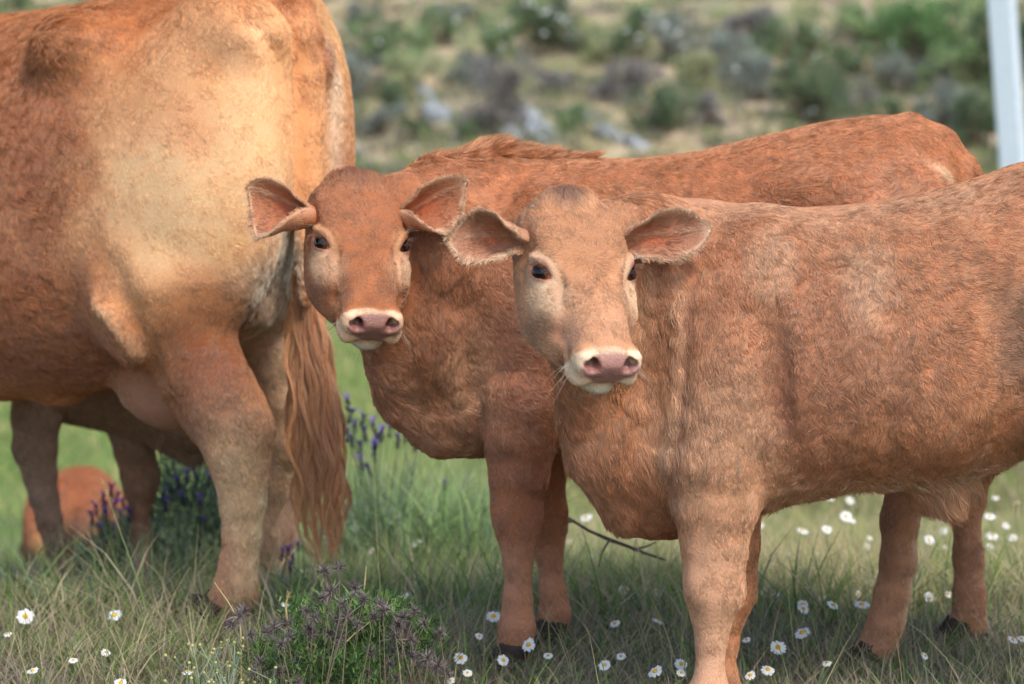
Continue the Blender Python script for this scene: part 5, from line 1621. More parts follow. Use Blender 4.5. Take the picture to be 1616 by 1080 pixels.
        K.line([S(1220, 780, 0.03), S(1400, 760, 0.03), S(1480, 780, 0.03), S(1560, 745, 0.03)], 0.06, 0.5, 0.9, 'lift')
        K.paint(S(1140, 720, 0.17), (0.09, 0.1, 0.14), pale, 0.45)
        K.line([S(1128, 880, .1), S(1124, 1110, .1)], 0.07, srgb(214, 168, 136), 0.8)
        K.line([S(905, 650, 0.04), S(960, 740, 0.05), S(1060, 830, 0.03)], 0.06, warm, 0.5)
        K.line([S(1010, 460, 0.13), S(1010, 560, 0.12), S(1040, 700, 0.12)], 0.02, pale, 0.5)
        K.paint(S(1370, 420, 0.2), (0.045, 0.08, 0.08), pale, 0.6, 0.7)
        K.line([S(1325, 400, 0.2), S(1330, 470, 0.2)], 0.02, deepc, 0.35)
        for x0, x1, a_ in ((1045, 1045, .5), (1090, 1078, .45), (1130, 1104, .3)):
            K.line([S(x0, 420, 0.12), S(x0, 540, 0.125), S(x1, 660, 0.125), S(x1 - 14, 740, 0.11)], 0.009, deepc, a_)  # neck fold grooves painted dark, as shade would fall in them
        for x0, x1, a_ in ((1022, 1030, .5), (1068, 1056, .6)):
            K.line([S(x0, 420, 0.12), S(x0, 540, 0.125), S(x1, 660, 0.125), S(x1 - 14, 740, 0.11)], 0.010, pale, a_)  # neck fold ridges painted paler, as light would catch them
        K.paint(S(1215, 400, 0.15), (0.035, 0.06, 0.06), pale, 0.5, 0.8)
        K.line([S(1250, 520, 0.18), S(1240, 640, 0.17), S(1250, 700, 0.17)], 0.02, srgb(150, 86, 56), 0.5)
        K.line([S(1320, 560, 0.2), S(1330, 680, 0.2)], 0.016, deepc, 0.4)
        K.line([S(1430, 520, 0.2), S(1420, 640, 0.2)], 0.03, deepc, 0.3)
        K.line([S(1500, 400, 0.2), S(1490, 560, 0.2)], 0.03, warm, 0.5)
        K.paint(S(1620, 540, 0.2), (0.06, 0.12, 0.09), srgb(120, 88, 74), 0.5)  # flank hollow darkened in the coat colour to stand in for shade
        # lengths
        K.line([S(1200, 780, 0.05), S(1350, 755, 0.05), S(1480, 785, 0.05), S(1600, 720, 0.05)], 0.09, 0.034, 0.9, 'len')
        K.line([S(900, 660, 0.03), S(960, 760, 0.0), S(1060, 840, 0.0)], 0.08, 0.030, 0.9, 'len')
        K.line([S(1000, 310, 0.0), S(1120, 318, 0.0), S(1620, 255, 0)], 0.04, 0.026, 0.9, 'len')
        K.setv('len', S(1120, 950, 0.1), (0.12, 0.3, 0.24), 0.009, 1, 1)
        K.line([S(1185, 780, 0.12), S(1180, 900, 0.1)], 0.035, 0.022, 0.8, 'len')
        K.setv('len', S(1050, 570, 0.1), (0.075, 0.3, 0.22), 0.028, 0.9, 1.0)
        # combing
        K.comb(S(1040, 560, 0.1), (0.10, 0.3, 0.26), -h * 0.12 + np.array([0, 0, -1.0]), 0.9)
        K.comb(S(1130, 900, 0.1), (0.12, 0.4, 0.25), -h * 0.1 + np.array([0, 0, -1.0]), 1.0)
        K.comb(S(1340, 600, 0.2), (0.22, 0.2, 0.26), h * 0.10 + np.array([0, 0, -1.0]), 0.85)
        K.comb(S(1600, 420, 0.2), (0.14, 0.2, 0.2), -h * 1.0 + np.array([0, 0, -0.15]), 0.9)
        K.curl = np.clip(0.04 + 0.22 * sstep(0, 0.4, fbm(P, 6, 77)), 0, 0.6)
        K.curl *= sstep(1150, 1260, (P[:, 0] - CAM[0]) / P[:, 1] * FPX + 808)
        head_coat(K, H, srgb(180, 126, 88), srgb(216, 180, 146), srgb(220, 190, 158), srgb(152, 112, 104), srgb(126, 80, 66), 0.0095)
        K.paint(H(110, 0, -30), np.array([60, 60, 40]) * H.u, srgb(200, 150, 116), 0.6, 1.0, 0.5, H.R)
        K.line([H(-60, -78, -110), H(60, -62, -125), H(100, -50, -110)], 0.022, pale, 0.6)
        for s in (-1, 1):
            K.paint(H(120, s * 42, -52), np.array([40, 20, 22]) * H.u, srgb(176, 128, 104), 0.5, 1, 0.4, H.R)
    cols = (srgb(186, 132, 100), srgb(164, 114, 88), srgb(176, 96, 62), srgb(208, 168, 138))
    # ears
    eL = ear_mesh(H, H(-62, -72, -44), at(712, 362, 3.64) - at(822, 372, 3.67), np.array([0.10, 0, 1.0]), 0.118, 0.037, 1.35, cols, droop=0.02, rollu=0.7, tipsh=-0.25)
    eR = ear_mesh(H, H(-58, 72, -44), at(1130, 356, 3.68) - at(1010, 372, 3.71), np.array([-0.10, 0, 1.0]), 0.148, 0.038, 1.3, cols, droop=0.02, rollu=0.3, tipsh=0.1)
    root = finish_animal('calf', F, base, coat, [eL, eR], DENS * 1.0, 11, 'light brown calf standing in front with its whole side and pale ringed face towards us', 'calf', 'cattle of the herd', streak=0.22)
    add_eyes(root, H)
    add_whiskers(root, H)
    for s in (-1, 1):
        P_, Q_, D_ = sphere_arrays(H(-96, s * 58, -14), np.array([3.2, 3.2, 5]) * H.u, H.R)
        mesh_obj('horn_bud', P_, Q_, M_HORN, root)
    for px, py, l in ((1110, 1162, .088), (1132, 1150, -.088), (1822, 1160, .10), (1822, 1150, -.10)):
        c = S(px, py, l); c[2] = 0.0
        hoof(root, c, h, 0.062, 0.05)
    return root
# ------------------------------------------------------------------ second calf
def build_second_calf():
    S = Side(1000, 4.32, radians(0))
    H = Head(at(577, 362, 4.06), radians(16), radians(44), radians(-3), 1.02)
    hc = H(40, 0, -60)
    gx = dense_axis(-0.50, 0.92, 0.010, [(hc[0] - 0.15, hc[0] + 0.15, 0.0027)])
    gy = dense_axis(3.80, 4.62, 0.010, [(hc[1] - 0.16, hc[1] + 0.16, 0.0030)])
    gz = dense_axis(-0.02, 1.08, 0.010, [(hc[2] - 0.18, hc[2] + 0.15, 0.0028)])
    F = Field(gx, gy, gz)
    O, h, n = S.O, S.h, S.n
    def stn(px, top, bot, hw, lat=0.0):
        a, b = S(px, top), S(px, bot)
        return (((a + b) / 2 - O) @ h, (a[2] + b[2]) / 2 - O[2], (a[2] - b[2]) / 2, hw, lat)
    F.loft(O, h, n, [stn(690, 330, 690, 0.06), stn(740, 262, 706, 0.10), stn(810, 250, 712, 0.13), stn(900, 252, 702, 0.155), stn(1000, 252, 705, 0.175),
                     stn(1100, 240, 720, 0.19), stn(1200, 215, 715, 0.195), stn(1300, 193, 690, 0.185), stn(1380, 182, 650, 0.17), stn(1440, 190, 600, 0.15),
                     stn(1485, 215, 540, 0.12), stn(1515, 262, 450, 0.075)], k=0.05, p=2.35, pear=0.12)
    F.chain([(H(-75, 0, -85), 0.055), (S(680, 390, 0.10), 0.098), (S(760, 430, 0.03), 0.130), (S(850, 450), 0.145)], k=0.05, n=n, sq=0.80)
    F.chain([(H(-85, 0, -48), 0.040), (S(690, 300, 0.06), 0.045), (S(780, 300), 0.045)], k=0.04)
    F.chain([(H(20, 0, -110), 0.040), (S(622, 580, 0.10), 0.036), (S(640, 625, 0.06), 0.040), (S(690, 660, 0.02), 0.050), (S(750, 668), 0.045)], k=0.05, n=n, sq=0.65)
    F.chain([(H(-10, 0, -105), 0.052), (S(680, 520, 0.08), 0.085), (S(730, 600, 0.03), 0.095)], k=0.05, n=n, sq=0.75)
    for sgn in (1, -1):
        L = 0.10 * sgn
        F.ell(S(850, 470, L), (0.075, 0.19, 0.055), np.stack([h, np.cross(n, h), n]), 0.05)
        if sgn > 0:
            leg = [(S(830, 640, L), 0.075), (S(822, 690, L), 0.063), (S(819, 750, L), 0.051), (S(814, 800, L), 0.042), (S(816, 832, L), 0.036), (S(817, 860, L), 0.028), (S(818, 890, L), 0.0235), (S(817, 945, L), 0.0235),
                   (S(816, 990, L), 0.030), (S(808, 1040, L), 0.029)]
        else:
            leg = [(S(840, 640, L), 0.075), (S(850, 740, L), 0.050), (S(860, 810, L), 0.040), (S(864, 840, L), 0.034), (S(866, 870, L), 0.025), (S(872, 930, L), 0.024),
                   (S(876, 970, L), 0.029), (S(867, 1005, L), 0.027)]
        F.chain(leg, k=0.016, n=n, sq=0.88)
    F.bump(S(850, 818, 0.10), 0.018, 0.008)
    F.bump(S(790, 822, 0.12), 0.022, 0.005)
    F.crease([S(832, 880, 0.12), S(832, 970, 0.12)], 0.006, -0.003)
    F.crease([S(800, 720, 0.15), S(795, 800, 0.14)], 0.012, -0.004)
    # hindquarters
    for sgn in (1, -1):
        L = 0.095 * sgn
        F.ell(S(1425, 400, L), (0.115, 0.22, 0.085), None, 0.06)
        if sgn > 0:
            leg = [(S(1400, 560, L), 0.105), (S(1440, 640, L), 0.070), (S(1462, 715, L), 0.040), (S(1432, 775, L), 0.034), (S(1420, 819, L), 0.032), (S(1418, 884, L), 0.0295), (S(1408, 938, L), 0.029), (S(1399, 982, L), 0.030), (S(1382, 1024, L), 0.031), (S(1366, 1052, L), 0.028)]
        else:
            leg = [(S(1410, 560, L), 0.10), (S(1490, 650, L), 0.065), (S(1538, 730, L), 0.040), (S(1524, 800, L), 0.029), (S(1528, 878, L), 0.026), (S(1530, 938, L), 0.029), (S(1528, 980, L), 0.031), (S(1518, 1020, L), 0.026)]
        F.chain(leg, k=0.018, n=n, sq=0.85)
        F.ell(S(1330, 590, L), (0.06, 0.10, 0.045), None, 0.05)
    F.ell(S(1411, 1034, 0.095), (0.014, 0.012, 0.012), None, 0.008)
    F.ell(S(1553, 997, -0.095), (0.012, 0.012, 0.010), None, 0.01)
    # tail hanging behind the rump
    F.chain([(S(1435, 212), 0.030), (S(1482, 232), 0.028), (S(1518, 275), 0.026), (S(1530, 350), 0.022), (S(1532, 470), 0.018), (S(1530, 600), 0.014)], k=0.03)
    F.crease([S(1500, 300, 0.08), S(1450, 225, 0.10), S(1400, 240, 0.14)], 0.018, -0.006)
    F.ell(S(1280, 310, 0.13), (0.06, 0.05, 0.03), None, 0.08)
    F.crease([S(870, 380, 0.14), S(900, 500, 0.15), S(880, 640, 0.13)], 0.03, -0.008)
    F.crease([S(720, 440, 0.12), S(735, 580, 0.12), S(770, 680, 0.1)], 0.022, -0.008)
    for x0, x1, w_, am in ((662, 668, 0.012, 0.003), (682, 690, 0.012, -0.004), (702, 712, 0.012, 0.003), (724, 736, 0.012, -0.003), (750, 756, 0.012, 0.003)):
        F.crease([S(x0, 350, 0.12), S(x0 + 4, 450, 0.13), S(x1, 560, 0.12), S(x1 + 10, 620, 0.10)], w_, am)
    F.crease([S(650, 560, 0.1), S(660, 640, 0.08)], 0.014, -0.005)
    sculpt_head(F, H)
    base = np.array([S(1100, 540)[0], S.O[1], 0.0])
    main = srgb(176, 112, 78); orange = srgb(192, 118, 70); pale = srgb(206, 160, 126); deepc = srgb(132, 74, 48)
    def coat(K):
        P = K.P
        K.col[:] = main
        K.len[:] = 0.015
        K.flow = np.tile(-h * 0.8 + np.array([0, 0, -0.6]), (len(P), 1))
        n1 = fbm(P * np.array([1, 1, 0.5]), 9, 13, 4); n2 = fbm(P * np.array([1, 1, 0.4]), 17, 51, 3)
        top = sstep(0.55, 0.85, P[:, 2])[:, None]
        K.col = K.col * (1 - 0.7 * top) + orange * 0.7 * top  # coat turns brighter orange with height, a sunlit top painted in
        w = sstep(0.0, 0.5, n1)[:, None]; K.col = K.col * (1 - 0.4 * w) + orange * 0.4 * w
        w = sstep(0.10, 0.5, n2)[:, None]; K.col = K.col * (1 - 0.10 * w) + deepc * 0.10 * w
        K.line([S(640, 600, 0.1), S(660, 650, 0.06), S(740, 700, 0.03)], 0.035, pale, 0.6)
        K.paint(S(740, 590, 0.12), (0.05, 0.09, 0.10), pale, 0.5)
        K.paint(S(860, 560, 0.15), (0.12, 0.2, 0.12), srgb(150, 90, 62), 0.5)
        K.line([S(815, 700, .1), S(818, 860, .1)], 0.06, srgb(158, 98, 68), 0.7)
        K.line([S(818, 880, .1), S(816, 1050, .1)], 0.05, srgb(192, 138, 108), 0.8)
        K.line([S(870, 880, -.1), S(876, 1010, -.1)], 0.05, srgb(190, 138, 110), 0.8)
        K.line([S(1440, 800, .1), S(1400, 960, .1), S(1375, 1050, .1)], 0.06, srgb(186, 138, 108), 0.8)
        K.line([S(1530, 800, -.1), S(1525, 960, -.1), S(1515, 1020, -.1)], 0.06, srgb(190, 140, 110), 0.8)
        K.line([S(1444, 820, .1), S(1432, 940, .1), S(1420, 1000, .1)], 0.014, srgb(224, 190, 158), 0.8)
        K.line([S(1552, 860, -.1), S(1556, 950, -.1), S(1553, 990, -.1)], 0.014, srgb(224, 190, 158), 0.8)
        K.line([S(1400, 790, .12), S(1398, 900, .12)], 0.02, srgb(128, 82, 62), 0.6)
        K.paint(S(1411, 1036, .1), (0.014, 0.03, 0.012), srgb(96, 74, 64), 0.8)
        K.paint(S(1553, 998, -.1), (0.014, 0.03, 0.012), srgb(96, 74, 64), 0.8)
        K.line([S(1505, 310, 0.08), S(1480, 260, 0.10), S(1440, 225, 0.12)], 0.012, srgb(230, 196, 160), 0.9)
        K.paint(S(1420, 290, 0.16), (0.09, 0.2, 0.06), srgb(190, 128, 92), 0.5)
        K.line([S(700, 340, 0.1), S(700, 560, 0.1)], 0.03, pale, 0.35)
        K.line([S(620, 250, 0.04), S(760, 240, 0.0), S(920, 236, 0.0)], 0.035, 0.038, 0.9, 'len')
        K.line([S(620, 250, 0.04), S(760, 240, 0.0), S(920, 236, 0.0)], 0.03, srgb(206, 146, 100), 0.6)
        K.line([S(620, 600, 0.08), S(650, 650, 0.06), S(750, 710, 0.0)], 0.05, 0.030, 0.9, 'len')
        K.line([S(640, 250, 0.04), S(700, 248, 0.02), S(780, 240, 0.0), S(920, 232, 0.0)], 0.028, 1.7, 0.95, 'lift')
        K.setv('len', S(700, 470, 0.1), (0.07, 0.3, 0.18), 0.026, 0.9, 1.0)
        K.comb(S(700, 460, 0.1), (0.10, 0.3, 0.22), -h * 0.12 + np.array([0, 0, -1.0]), 0.9)
        K.comb(S(815, 850, 0.0), (0.12, 0.4, 0.25), np.array([0, 0, -1.0]) - h * 0.1, 1.0)
        K.comb(S(1450, 900, 0.0), (0.14, 0.4, 0.22), np.array([0, 0, -1.0]) - h * 0.1, 1.0)
        legm = sstep(0.42, 0.34, P[:, 2])
        K.len = K.len * (1 - legm) + 0.009 * legm
        K.curl = 0.05 + 0.45 * sstep(0.05, 0.4, fbm(P, 7, 177)) * sstep(1150, 1250, P[:, 0] / P[:, 1] * FPX + 808)
        K.lift = K.lift * (K.P[:, 2] > 0.8)
        head_coat(K, H, srgb(164, 100, 60), srgb(206, 154, 110), srgb(222, 182, 146), srgb(146, 106, 96), srgb(142, 80, 52), 0.009)
        
    cols = (srgb(190, 118, 74), srgb(168, 108, 74), srgb(176, 92, 56), srgb(214, 172, 138))
    eL = ear_mesh(H, H(-58, -66, -46), at(384, 300, 4.10) - at(484, 338, 4.12), np.array([0.30, -0.25, 1.0]), 0.128, 0.040, 1.45, cols, droop=0.0, roll=1.6, tipsh=0.25)
    eR = ear_mesh(H, H(-58, 66, -46), at(750, 290, 4.12) - at(650, 332, 4.16), np.array([-0.15, -0.25, 1.0]), 0.150, 0.037, 1.45, cols, droop=0.0, roll=1.6, tipsh=0.45)
    root = finish_animal('calf', F, base, coat, [eL, eR], DENS * 0.9, 22, 'red brown calf behind the front one, its head beside the cow\'s hanging tail', 'calf', 'cattle of the herd', streak=0.15)
    add_eyes(root, H)
    add_whiskers(root, H, 5)
    for px, py, l, dx in ((800, 1066, .10, 0), (862, 1025, -.10, 0), (1364, 1066, .095, 0), (1505, 1040, -.095, 0)):
        c = S(px, py, l); c[2] = 0.0
        hoof(root, c, h, 0.060, 0.048)
    return root
# ------------------------------------------------------------------ the big cow on the left
def hair_locks(name, root, paths, n_per, spread, rad, colA, colB, seed, parent):
    """long wavy locks: paths (list of (K,3)), strands follow their lock"""
    rng = np.random.default_rng(seed)
    PP, RR, CC = [], [], []
    for pth in paths:
        tone = rng.normal(1, 0.16)
        K = len(pth)
        t = np.linspace(0, 1, K)
        T = np.gradient(pth, axis=0); T /= np.linalg.norm(T, axis=1, keepdims=True)
        for _ in range(n_per):
            o = rng.normal(0, 1, 3) * spread
            ph, am, fr = rng.random() * 6.28, rng.uniform(0.2, 1.0), rng.uniform(2.5, 4.0)
            end = rng.uniform(0.72, 1.0)
            q = np.array([np.interp(t * end, t, pth[:, k]) for k in range(3)]).T
            env = (0.5 + 0.9 * np.sin(np.clip(t * 1.45, 0, 1) * pi * 0.8))[:, None]
            q = q + o * env
            q[:, 0] += np.sin(t * fr * 6.28 + ph) * 0.0022 * am
            PP.append(q); RR.append(rad * (1 - 0.7 * t ** 3) * rng.uniform(0.7, 1.2))
            m = rng.random()
            CC.append((colA * m + colB * (1 - m)) * rng.normal(1, 0.12) * tone)
    return curves_obj(name, np.array(PP), np.array(RR), np.clip(np.array(CC), 0.01, 0.9), M_HAIR, parent)

def build_cow():
    S = Side(470, 4.72, radians(31))
    gx = dense_axis(-2.65, 0.06, 0.011, []); gy = dense_axis(4.25, 6.45, 0.011, []); gz = dense_axis(-0.12, 1.42, 0.011, [])
    F = Field(gx, gy, gz)
    O, h, n = S.O, S.h, S.n
    def stn(px, top, bot, hw, lat=0.0):
        a, b = S(px, top), S(px, bot)
        return (((a + b) / 2 - O) @ h, (a[2] + b[2]) / 2 - O[2], (a[2] - b[2]) / 2, hw, lat)
    zO = O[2]
    def sm(x, top, bot, hw): return (x, (top + bot) / 2 - zO, (top - bot) / 2, hw, 0.0)
    F.loft(O, h, n, [stn(490, 90, 300, 0.10), stn(478, 45, 350, 0.15), stn(455, 14, 430, 0.19), stn(430, -4, 500, 0.225), stn(360, -14, 545, 0.245), stn(260, -10, 590, 0.265),
                     stn(160, 6, 618, 0.29), stn(60, 22, 628, 0.31), stn(-60, 34, 632, 0.32), stn(-200, 42, 640, 0.31), sm(1.38, 1.19, 0.46, 0.27), sm(1.58, 1.19, 0.50, 0.20), sm(1.75, 1.14, 0.62, 0.13)],
           k=0.06, p=2.45, pear=0.10)
    P3 = lambda x, z, l=0: O + h * x + n * l + np.array([0, 0, z - zO])
    # thighs
    F.ell(S(355, 200, 0.15), (0.135, 0.30, 0.09), np.stack([h, np.cross(n, h), n]), 0.07)
    F.ell(S(285, 330, 0.17), (0.205, 0.28, 0.10), np.stack([h, np.cross(n, h), n]), 0.08)
    F.ell(S(464, 215, -0.14), (0.12, 0.31, 0.115), np.stack([h, np.cross(n, h), n]), 0.06)
    F.ell(S(225, 480, 0.22), (0.10, 0.13, 0.07), np.stack([h, np.cross(n, h), n]), 0.06)          # stifle
    F.ell(S(395, 55, 0.16), (0.07, 0.05, 0.05), None, 0.06)                                        # pin bone
    F.ell(S(120, 70, 0.20), (0.08, 0.07, 0.06), None, 0.08)                                        # hook bone
    L = 0.17
    F.chain([(S(290, 450, L), 0.140), (S(302, 540, L), 0.0916), (S(318, 590, L), 0.0868), (S(348, 640, L), 0.0821), (S(370, 672, L), 0.0725), (S(376, 705, L), 0.0630), (S(379, 740, L), 0.0535), (S(383, 790, L), 0.0440), (S(382, 840, L), 0.0368), (S(378, 890, L), 0.0357), (S(373, 930, L), 0.0428), (S(352, 972, L), 0.0440), (S(332, 1005, L), 0.0368)], k=0.022, n=n, sq=0.85)
    F.bump(S(432, 680, L), 0.028, 0.016); F.bump(S(325, 712, L + .05), 0.03, 0.005)
    F.crease([S(400, 560, L + .06), S(418, 620, L + .05), S(424, 660, L + .03)], 0.014, -0.010)
    F.crease([S(405, 740, L + .03), S(402, 880, L + .03)], 0.010, -0.005)
    F.crease([S(330, 560, L + .09), S(350, 640, L + .07), S(352, 700, L + .05)], 0.02, -0.006)
    L = -0.15
    F.chain([(S(430, 360, L), 0.125), (S(425, 470, L), 0.095), (S(425, 560, L), 0.075), (S(440, 640, L), 0.052), (S(446, 700, L), 0.042), (S(428, 760, L), 0.036), (S(412, 850, L), 0.034), (S(404, 920, L), 0.040), (S(392, 955, L), 0.040)], k=0.035, n=n, sq=0.85)
    # udder and flank flap, navel skin
    F.ell(S(285, 615, 0.03), (0.13, 0.085, 0.10), np.stack([h, np.cross(n, h), n]), 0.05)
    F.cone(S(212, 600, 0.06), 0.022, S(204, 634, 0.06), 0.012, 0.02)
    F.cone(S(250, 620, -0.04), 0.020, S(246, 655, -0.04), 0.011, 0.02)
    F.ell(S(95, 618, 0.05), (0.05, 0.035, 0.03), None, 0.03)
    # front legs, neck and head, beyond the frame
    for sg in (1, -1):
        L = 0.15 * sg
        F.ell(P3(1.42, 0.80, L), (0.14, 0.30, 0.09), np.stack([h, np.cross(n, h), n]), 0.06)
        F.chain([(P3(1.42, 0.56, L), 0.10), (P3(1.44, 0.40, L), 0.062), (P3(1.45, 0.32, L), 0.056), (P3(1.44, 0.15, L), 0.040), (P3(1.44, 0.03, L), 0.046), (P3(1.47, -0.05, L), 0.046)], k=0.04)
    F.chain([(P3(1.55, 0.95), 0.24), (P3(1.80, 0.86), 0.19), (P3(2.00, 0.78), 0.14)], k=0.08, n=n, sq=0.7)
    F.chain([(P3(2.02, 0.82), 0.13), (P3(2.18, 0.66), 0.105), (P3(2.32, 0.52), 0.07)], k=0.05)
    # folds
    fl = [S(95, 360, 0.33), S(160, 425, 0.31), S(205, 500, 0.29), S(235, 590, 0.25)]
    F.crease(fl, 0.028, -0.030)
    F.crease([S(110, 90, 0.27), S(105, 230, 0.32), S(120, 340, 0.33)], 0.05, -0.007)
    F.crease([S(30, 478, 0.32), S(100, 462, 0.31), S(165, 500, 0.30), S(215, 560, 0.26)], 0.020, 0.020)
    F.crease([S(50, 520, 0.31), S(120, 505, 0.31), S(170, 545, 0.28)], 0.03, -0.024)
    F.crease([S(412, 45, 0.18), S(436, 90, 0.16), S(450, 180, 0.15), S(458, 300, 0.12), S(460, 380, 0.10)], 0.016, -0.016)
    F.crease([S(470, 60, 0.06), S(472, 160, 0.07), S(474, 300, 0.07)], 0.02, -0.010)
    F.crease([S(445, 380, 0.0), S(420, 460, 0.05), S(395, 520, 0.1)], 0.03, -0.018)
    F.crease([S(300, 130, 0.27), S(330, 250, 0.27)], 0.05, -0.005)
    # tail dock down the rump
    F.chain([(S(430, 4), 0.040), (S(462, 20), 0.042), (S(480, 62, 0.02), 0.036), (S(486, 120, 0.02), 0.032), (S(489, 200, 0.02), 0.029), (S(487, 290, 0.03), 0.026), (S(484, 380, 0.04), 0.022), (S(482, 470, 0.04), 0.016)], k=0.012)
    F.ell(S(512, 100, -0.05), (0.020, 0.02, 0.055), None, 0.015)
    base = np.array([S(330, 500)[0], O[1] + 0.1, 0.0])
    red = srgb(178, 104, 54); dk = srgb(148, 78, 38); tan = srgb(234, 174, 118); cream = srgb(242, 190, 142); mid = srgb(190, 126, 74); gw = srgb(206, 196, 184)
    def coat(K):
        P = K.P
        x = (P - O) @ h; lat = (P - O) @ n; z = P[:, 2]
        K.col[:] = red
        K.len[:] = 0.014
        K.flow = np.tile(-h * 0.5 + np.array([0, 0, -0.85]), (len(P), 1))
        n1 = fbm(P, 7, 23, 4); n2 = fbm(P * np.array([1, 1, 0.5]), 15, 61, 3)
        w = sstep(0.0, 0.45, n1)[:, None]; K.col = K.col * (1 - 0.3 * w) + dk * 0.3 * w
        w = sstep(0.1, 0.5, n2)[:, None]; K.col = K.col * (1 - 0.35 * w) + mid * 0.35 * w
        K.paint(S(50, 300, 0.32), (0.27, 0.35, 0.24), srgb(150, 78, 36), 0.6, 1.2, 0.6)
        K.paint(S(240, 60, 0.2), (0.30, 0.2, 0.14), srgb(188, 116, 62), 0.6)
        K.paint(S(330, 300, 0.26), (0.29, 0.3, 0.34), tan, 0.95, 1.1, 0.4)
        K.paint(S(420, 220, 0.20), (0.12, 0.3, 0.28), tan, 0.8, 0.9, 0.3)
        K.paint(S(240, 260, 0.3), (0.14, 0.16, 0.2), cream, 0.8, 1.2, 0.5)
        K.paint(S(330, 330, 0.3), (0.14, 0.2, 0.16), cream, 0.5, 1.2, 0.5)
        K.paint(S(210, 150, 0.3), (0.12, 0.16, 0.08), mid, 0.5, 1.2, 0.6)
        K.setv('len', S(320, 280, 0.25), (0.30, 0.3, 0.32), 0.009, 1)
        K.paint(S(385, 150, 0.25), (0.06, 0.12, 0.14), cream, 0.55, 1.2, 0.4)
        K.paint(S(250, 400, 0.3), (0.10, 0.12, 0.09), cream, 0.35, 1.3, 0.4)
        K.paint(S(360, 70, 0.22), (0.04, 0.08, 0.045), srgb(176, 132, 98), 0.4, 1.2, 0.9)
        K.paint(S(300, 210, 0.28), (0.04, 0.1, 0.05), mid, 0.4, 1.3, 0.6)
        K.line([S(405, 40, 0.2), S(430, 90, 0.2), S(440, 250, 0.18), S(448, 330, 0.15)], 0.022, cream, 0.8)
        K.line([S(455, 60, 0.08), S(470, 180, 0.08), S(475, 330, 0.06)], 0.022, srgb(208, 142, 88), 0.7)
        # the far buttock and the pale skin beneath the tail
        K.paint(S(470, 170, -0.2), (0.12, 0.2, 0.3), srgb(224, 176, 120), 0.95, 0.8)
        K.line([S(508, 60, -0.05), S(520, 120, -0.08), S(515, 260, -0.08)], 0.030, srgb(236, 212, 186), 0.8)
        K.paint(S(512, 95, -0.07), (0.022, 0.05, 0.045), srgb(150, 92, 72), 0.9, 0.7, 0.1)
        K.setv('bald', S(512, 95, -0.07), (0.022, 0.05, 0.045), 0.8, 1, 0.6)
        K.line([S(445, 5), S(470, 20), S(492, 80), S(500, 180), S(497, 290), S(490, 400)], 0.036, srgb(198, 126, 74), 0.8)
        # white fringe of the inner thigh
        K.paint(S(418, 440, 0.05), (0.07, 0.2, 0.13), gw, 0.9, 0.9, 0.4)
        K.paint(S(440, 520, -0.1), (0.12, 0.16, 0.16), srgb(200, 168, 140), 0.8)
        K.setv('len', S(425, 430, 0.05), (0.06, 0.15, 0.12), 0.030, 1)
        # hind leg
        K.paint(S(330, 520, 0.24), (0.14, 0.2, 0.10), srgb(180, 112, 64), 0.75, 0.9, 0.4)
        K.paint(S(325, 600, 0.23), (0.095, 0.16, 0.12), srgb(122, 64, 36), 0.85, 1.1, 0.6)
        K.line([S(400, 520, 0.2), S(425, 640, 0.2)], 0.030, cream, 0.5)
        K.line([S(385, 730, .2), S(385, 900, .2)], 0.085, srgb(226, 188, 148), 0.95)
        K.line([S(415, 780, .17), S(408, 900, .17)], 0.018, srgb(236, 212, 176), 0.7)
        K.line([S(355, 860, .2), S(345, 960, .2)], 0.030, srgb(200, 134, 96), 0.6)
        K.line([S(345, 970, .17), S(325, 1015, .17)], 0.06, srgb(196, 150, 122), 0.8)
        K.line([S(430, 540, -.15), S(455, 700, -.15), S(420, 950, -.15)], 0.10, srgb(200, 164, 134), 0.95)
        # flank arc and belly
        K.line([S(20, 482, 0.32), S(100, 462, 0.31), S(165, 500, 0.30), S(222, 562, 0.26)], 0.016, srgb(214, 172, 132), 0.75)
        K.paint(S(60, 570, 0.3), (0.25, 0.25, 0.09), srgb(142, 80, 48), 0.7)  # brown lower flank; belly below the arc painted dark for its shade
        K.paint(S(285, 640, 0.05), (0.14, 0.14, 0.10), srgb(172, 124, 98), 0.9)
        K.paint(S(205, 625, 0.06), (0.03, 0.03, 0.04), srgb(206, 160, 132), 0.9)
        K.setv('len', S(285, 640, 0.05), (0.14, 0.14, 0.10), 0.005, 1)
        K.setv('bald', S(205, 625, 0.06), (0.03, 0.03, 0.03), 0.8, 1)
        # curly flank, sleek thigh
        fr = sstep(0.30, 0.44, x) * sstep(0.5, 0.7, z)
        K.len = K.len * (1 - fr) + 0.022 * fr
        K.curl = 0.02 + 0.75 * fr * sstep(-0.3, 0.3, fbm(P, 5, 301)) + 0.35 * np.exp(-((P - S(390, 740, 0.2)) ** 2).sum(1) / 0.07 ** 2)
        K.comb(S(390, 800, 0.2), (0.12, 0.3, 0.25), np.array([0, 0, -1.0]) - h * 0.25, 0.9)
        K.comb(S(330, 540, 0.2), (0.16, 0.3, 0.12), np.array([0, 0, -0.7]) + h * 0.5, 0.7)
        K.comb(S(420, 440, 0.05), (0.07, 0.2, 0.13), np.array([0, 0, -1.0]) - h * 0.3, 0.9)
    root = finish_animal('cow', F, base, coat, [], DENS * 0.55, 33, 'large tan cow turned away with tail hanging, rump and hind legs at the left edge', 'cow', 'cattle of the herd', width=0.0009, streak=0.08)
    # the tail's long switch
    rng = np.random.default_rng(8)
    paths = []
    ys = np.array([330, 380, 430, 500, 600, 700, 780, 850, 905])
    cx = np.array([488, 486, 484, 484, 492, 500, 505, 510, 514]) 
    hw = np.array([6, 12, 16, 22, 30, 38, 42, 34, 16])
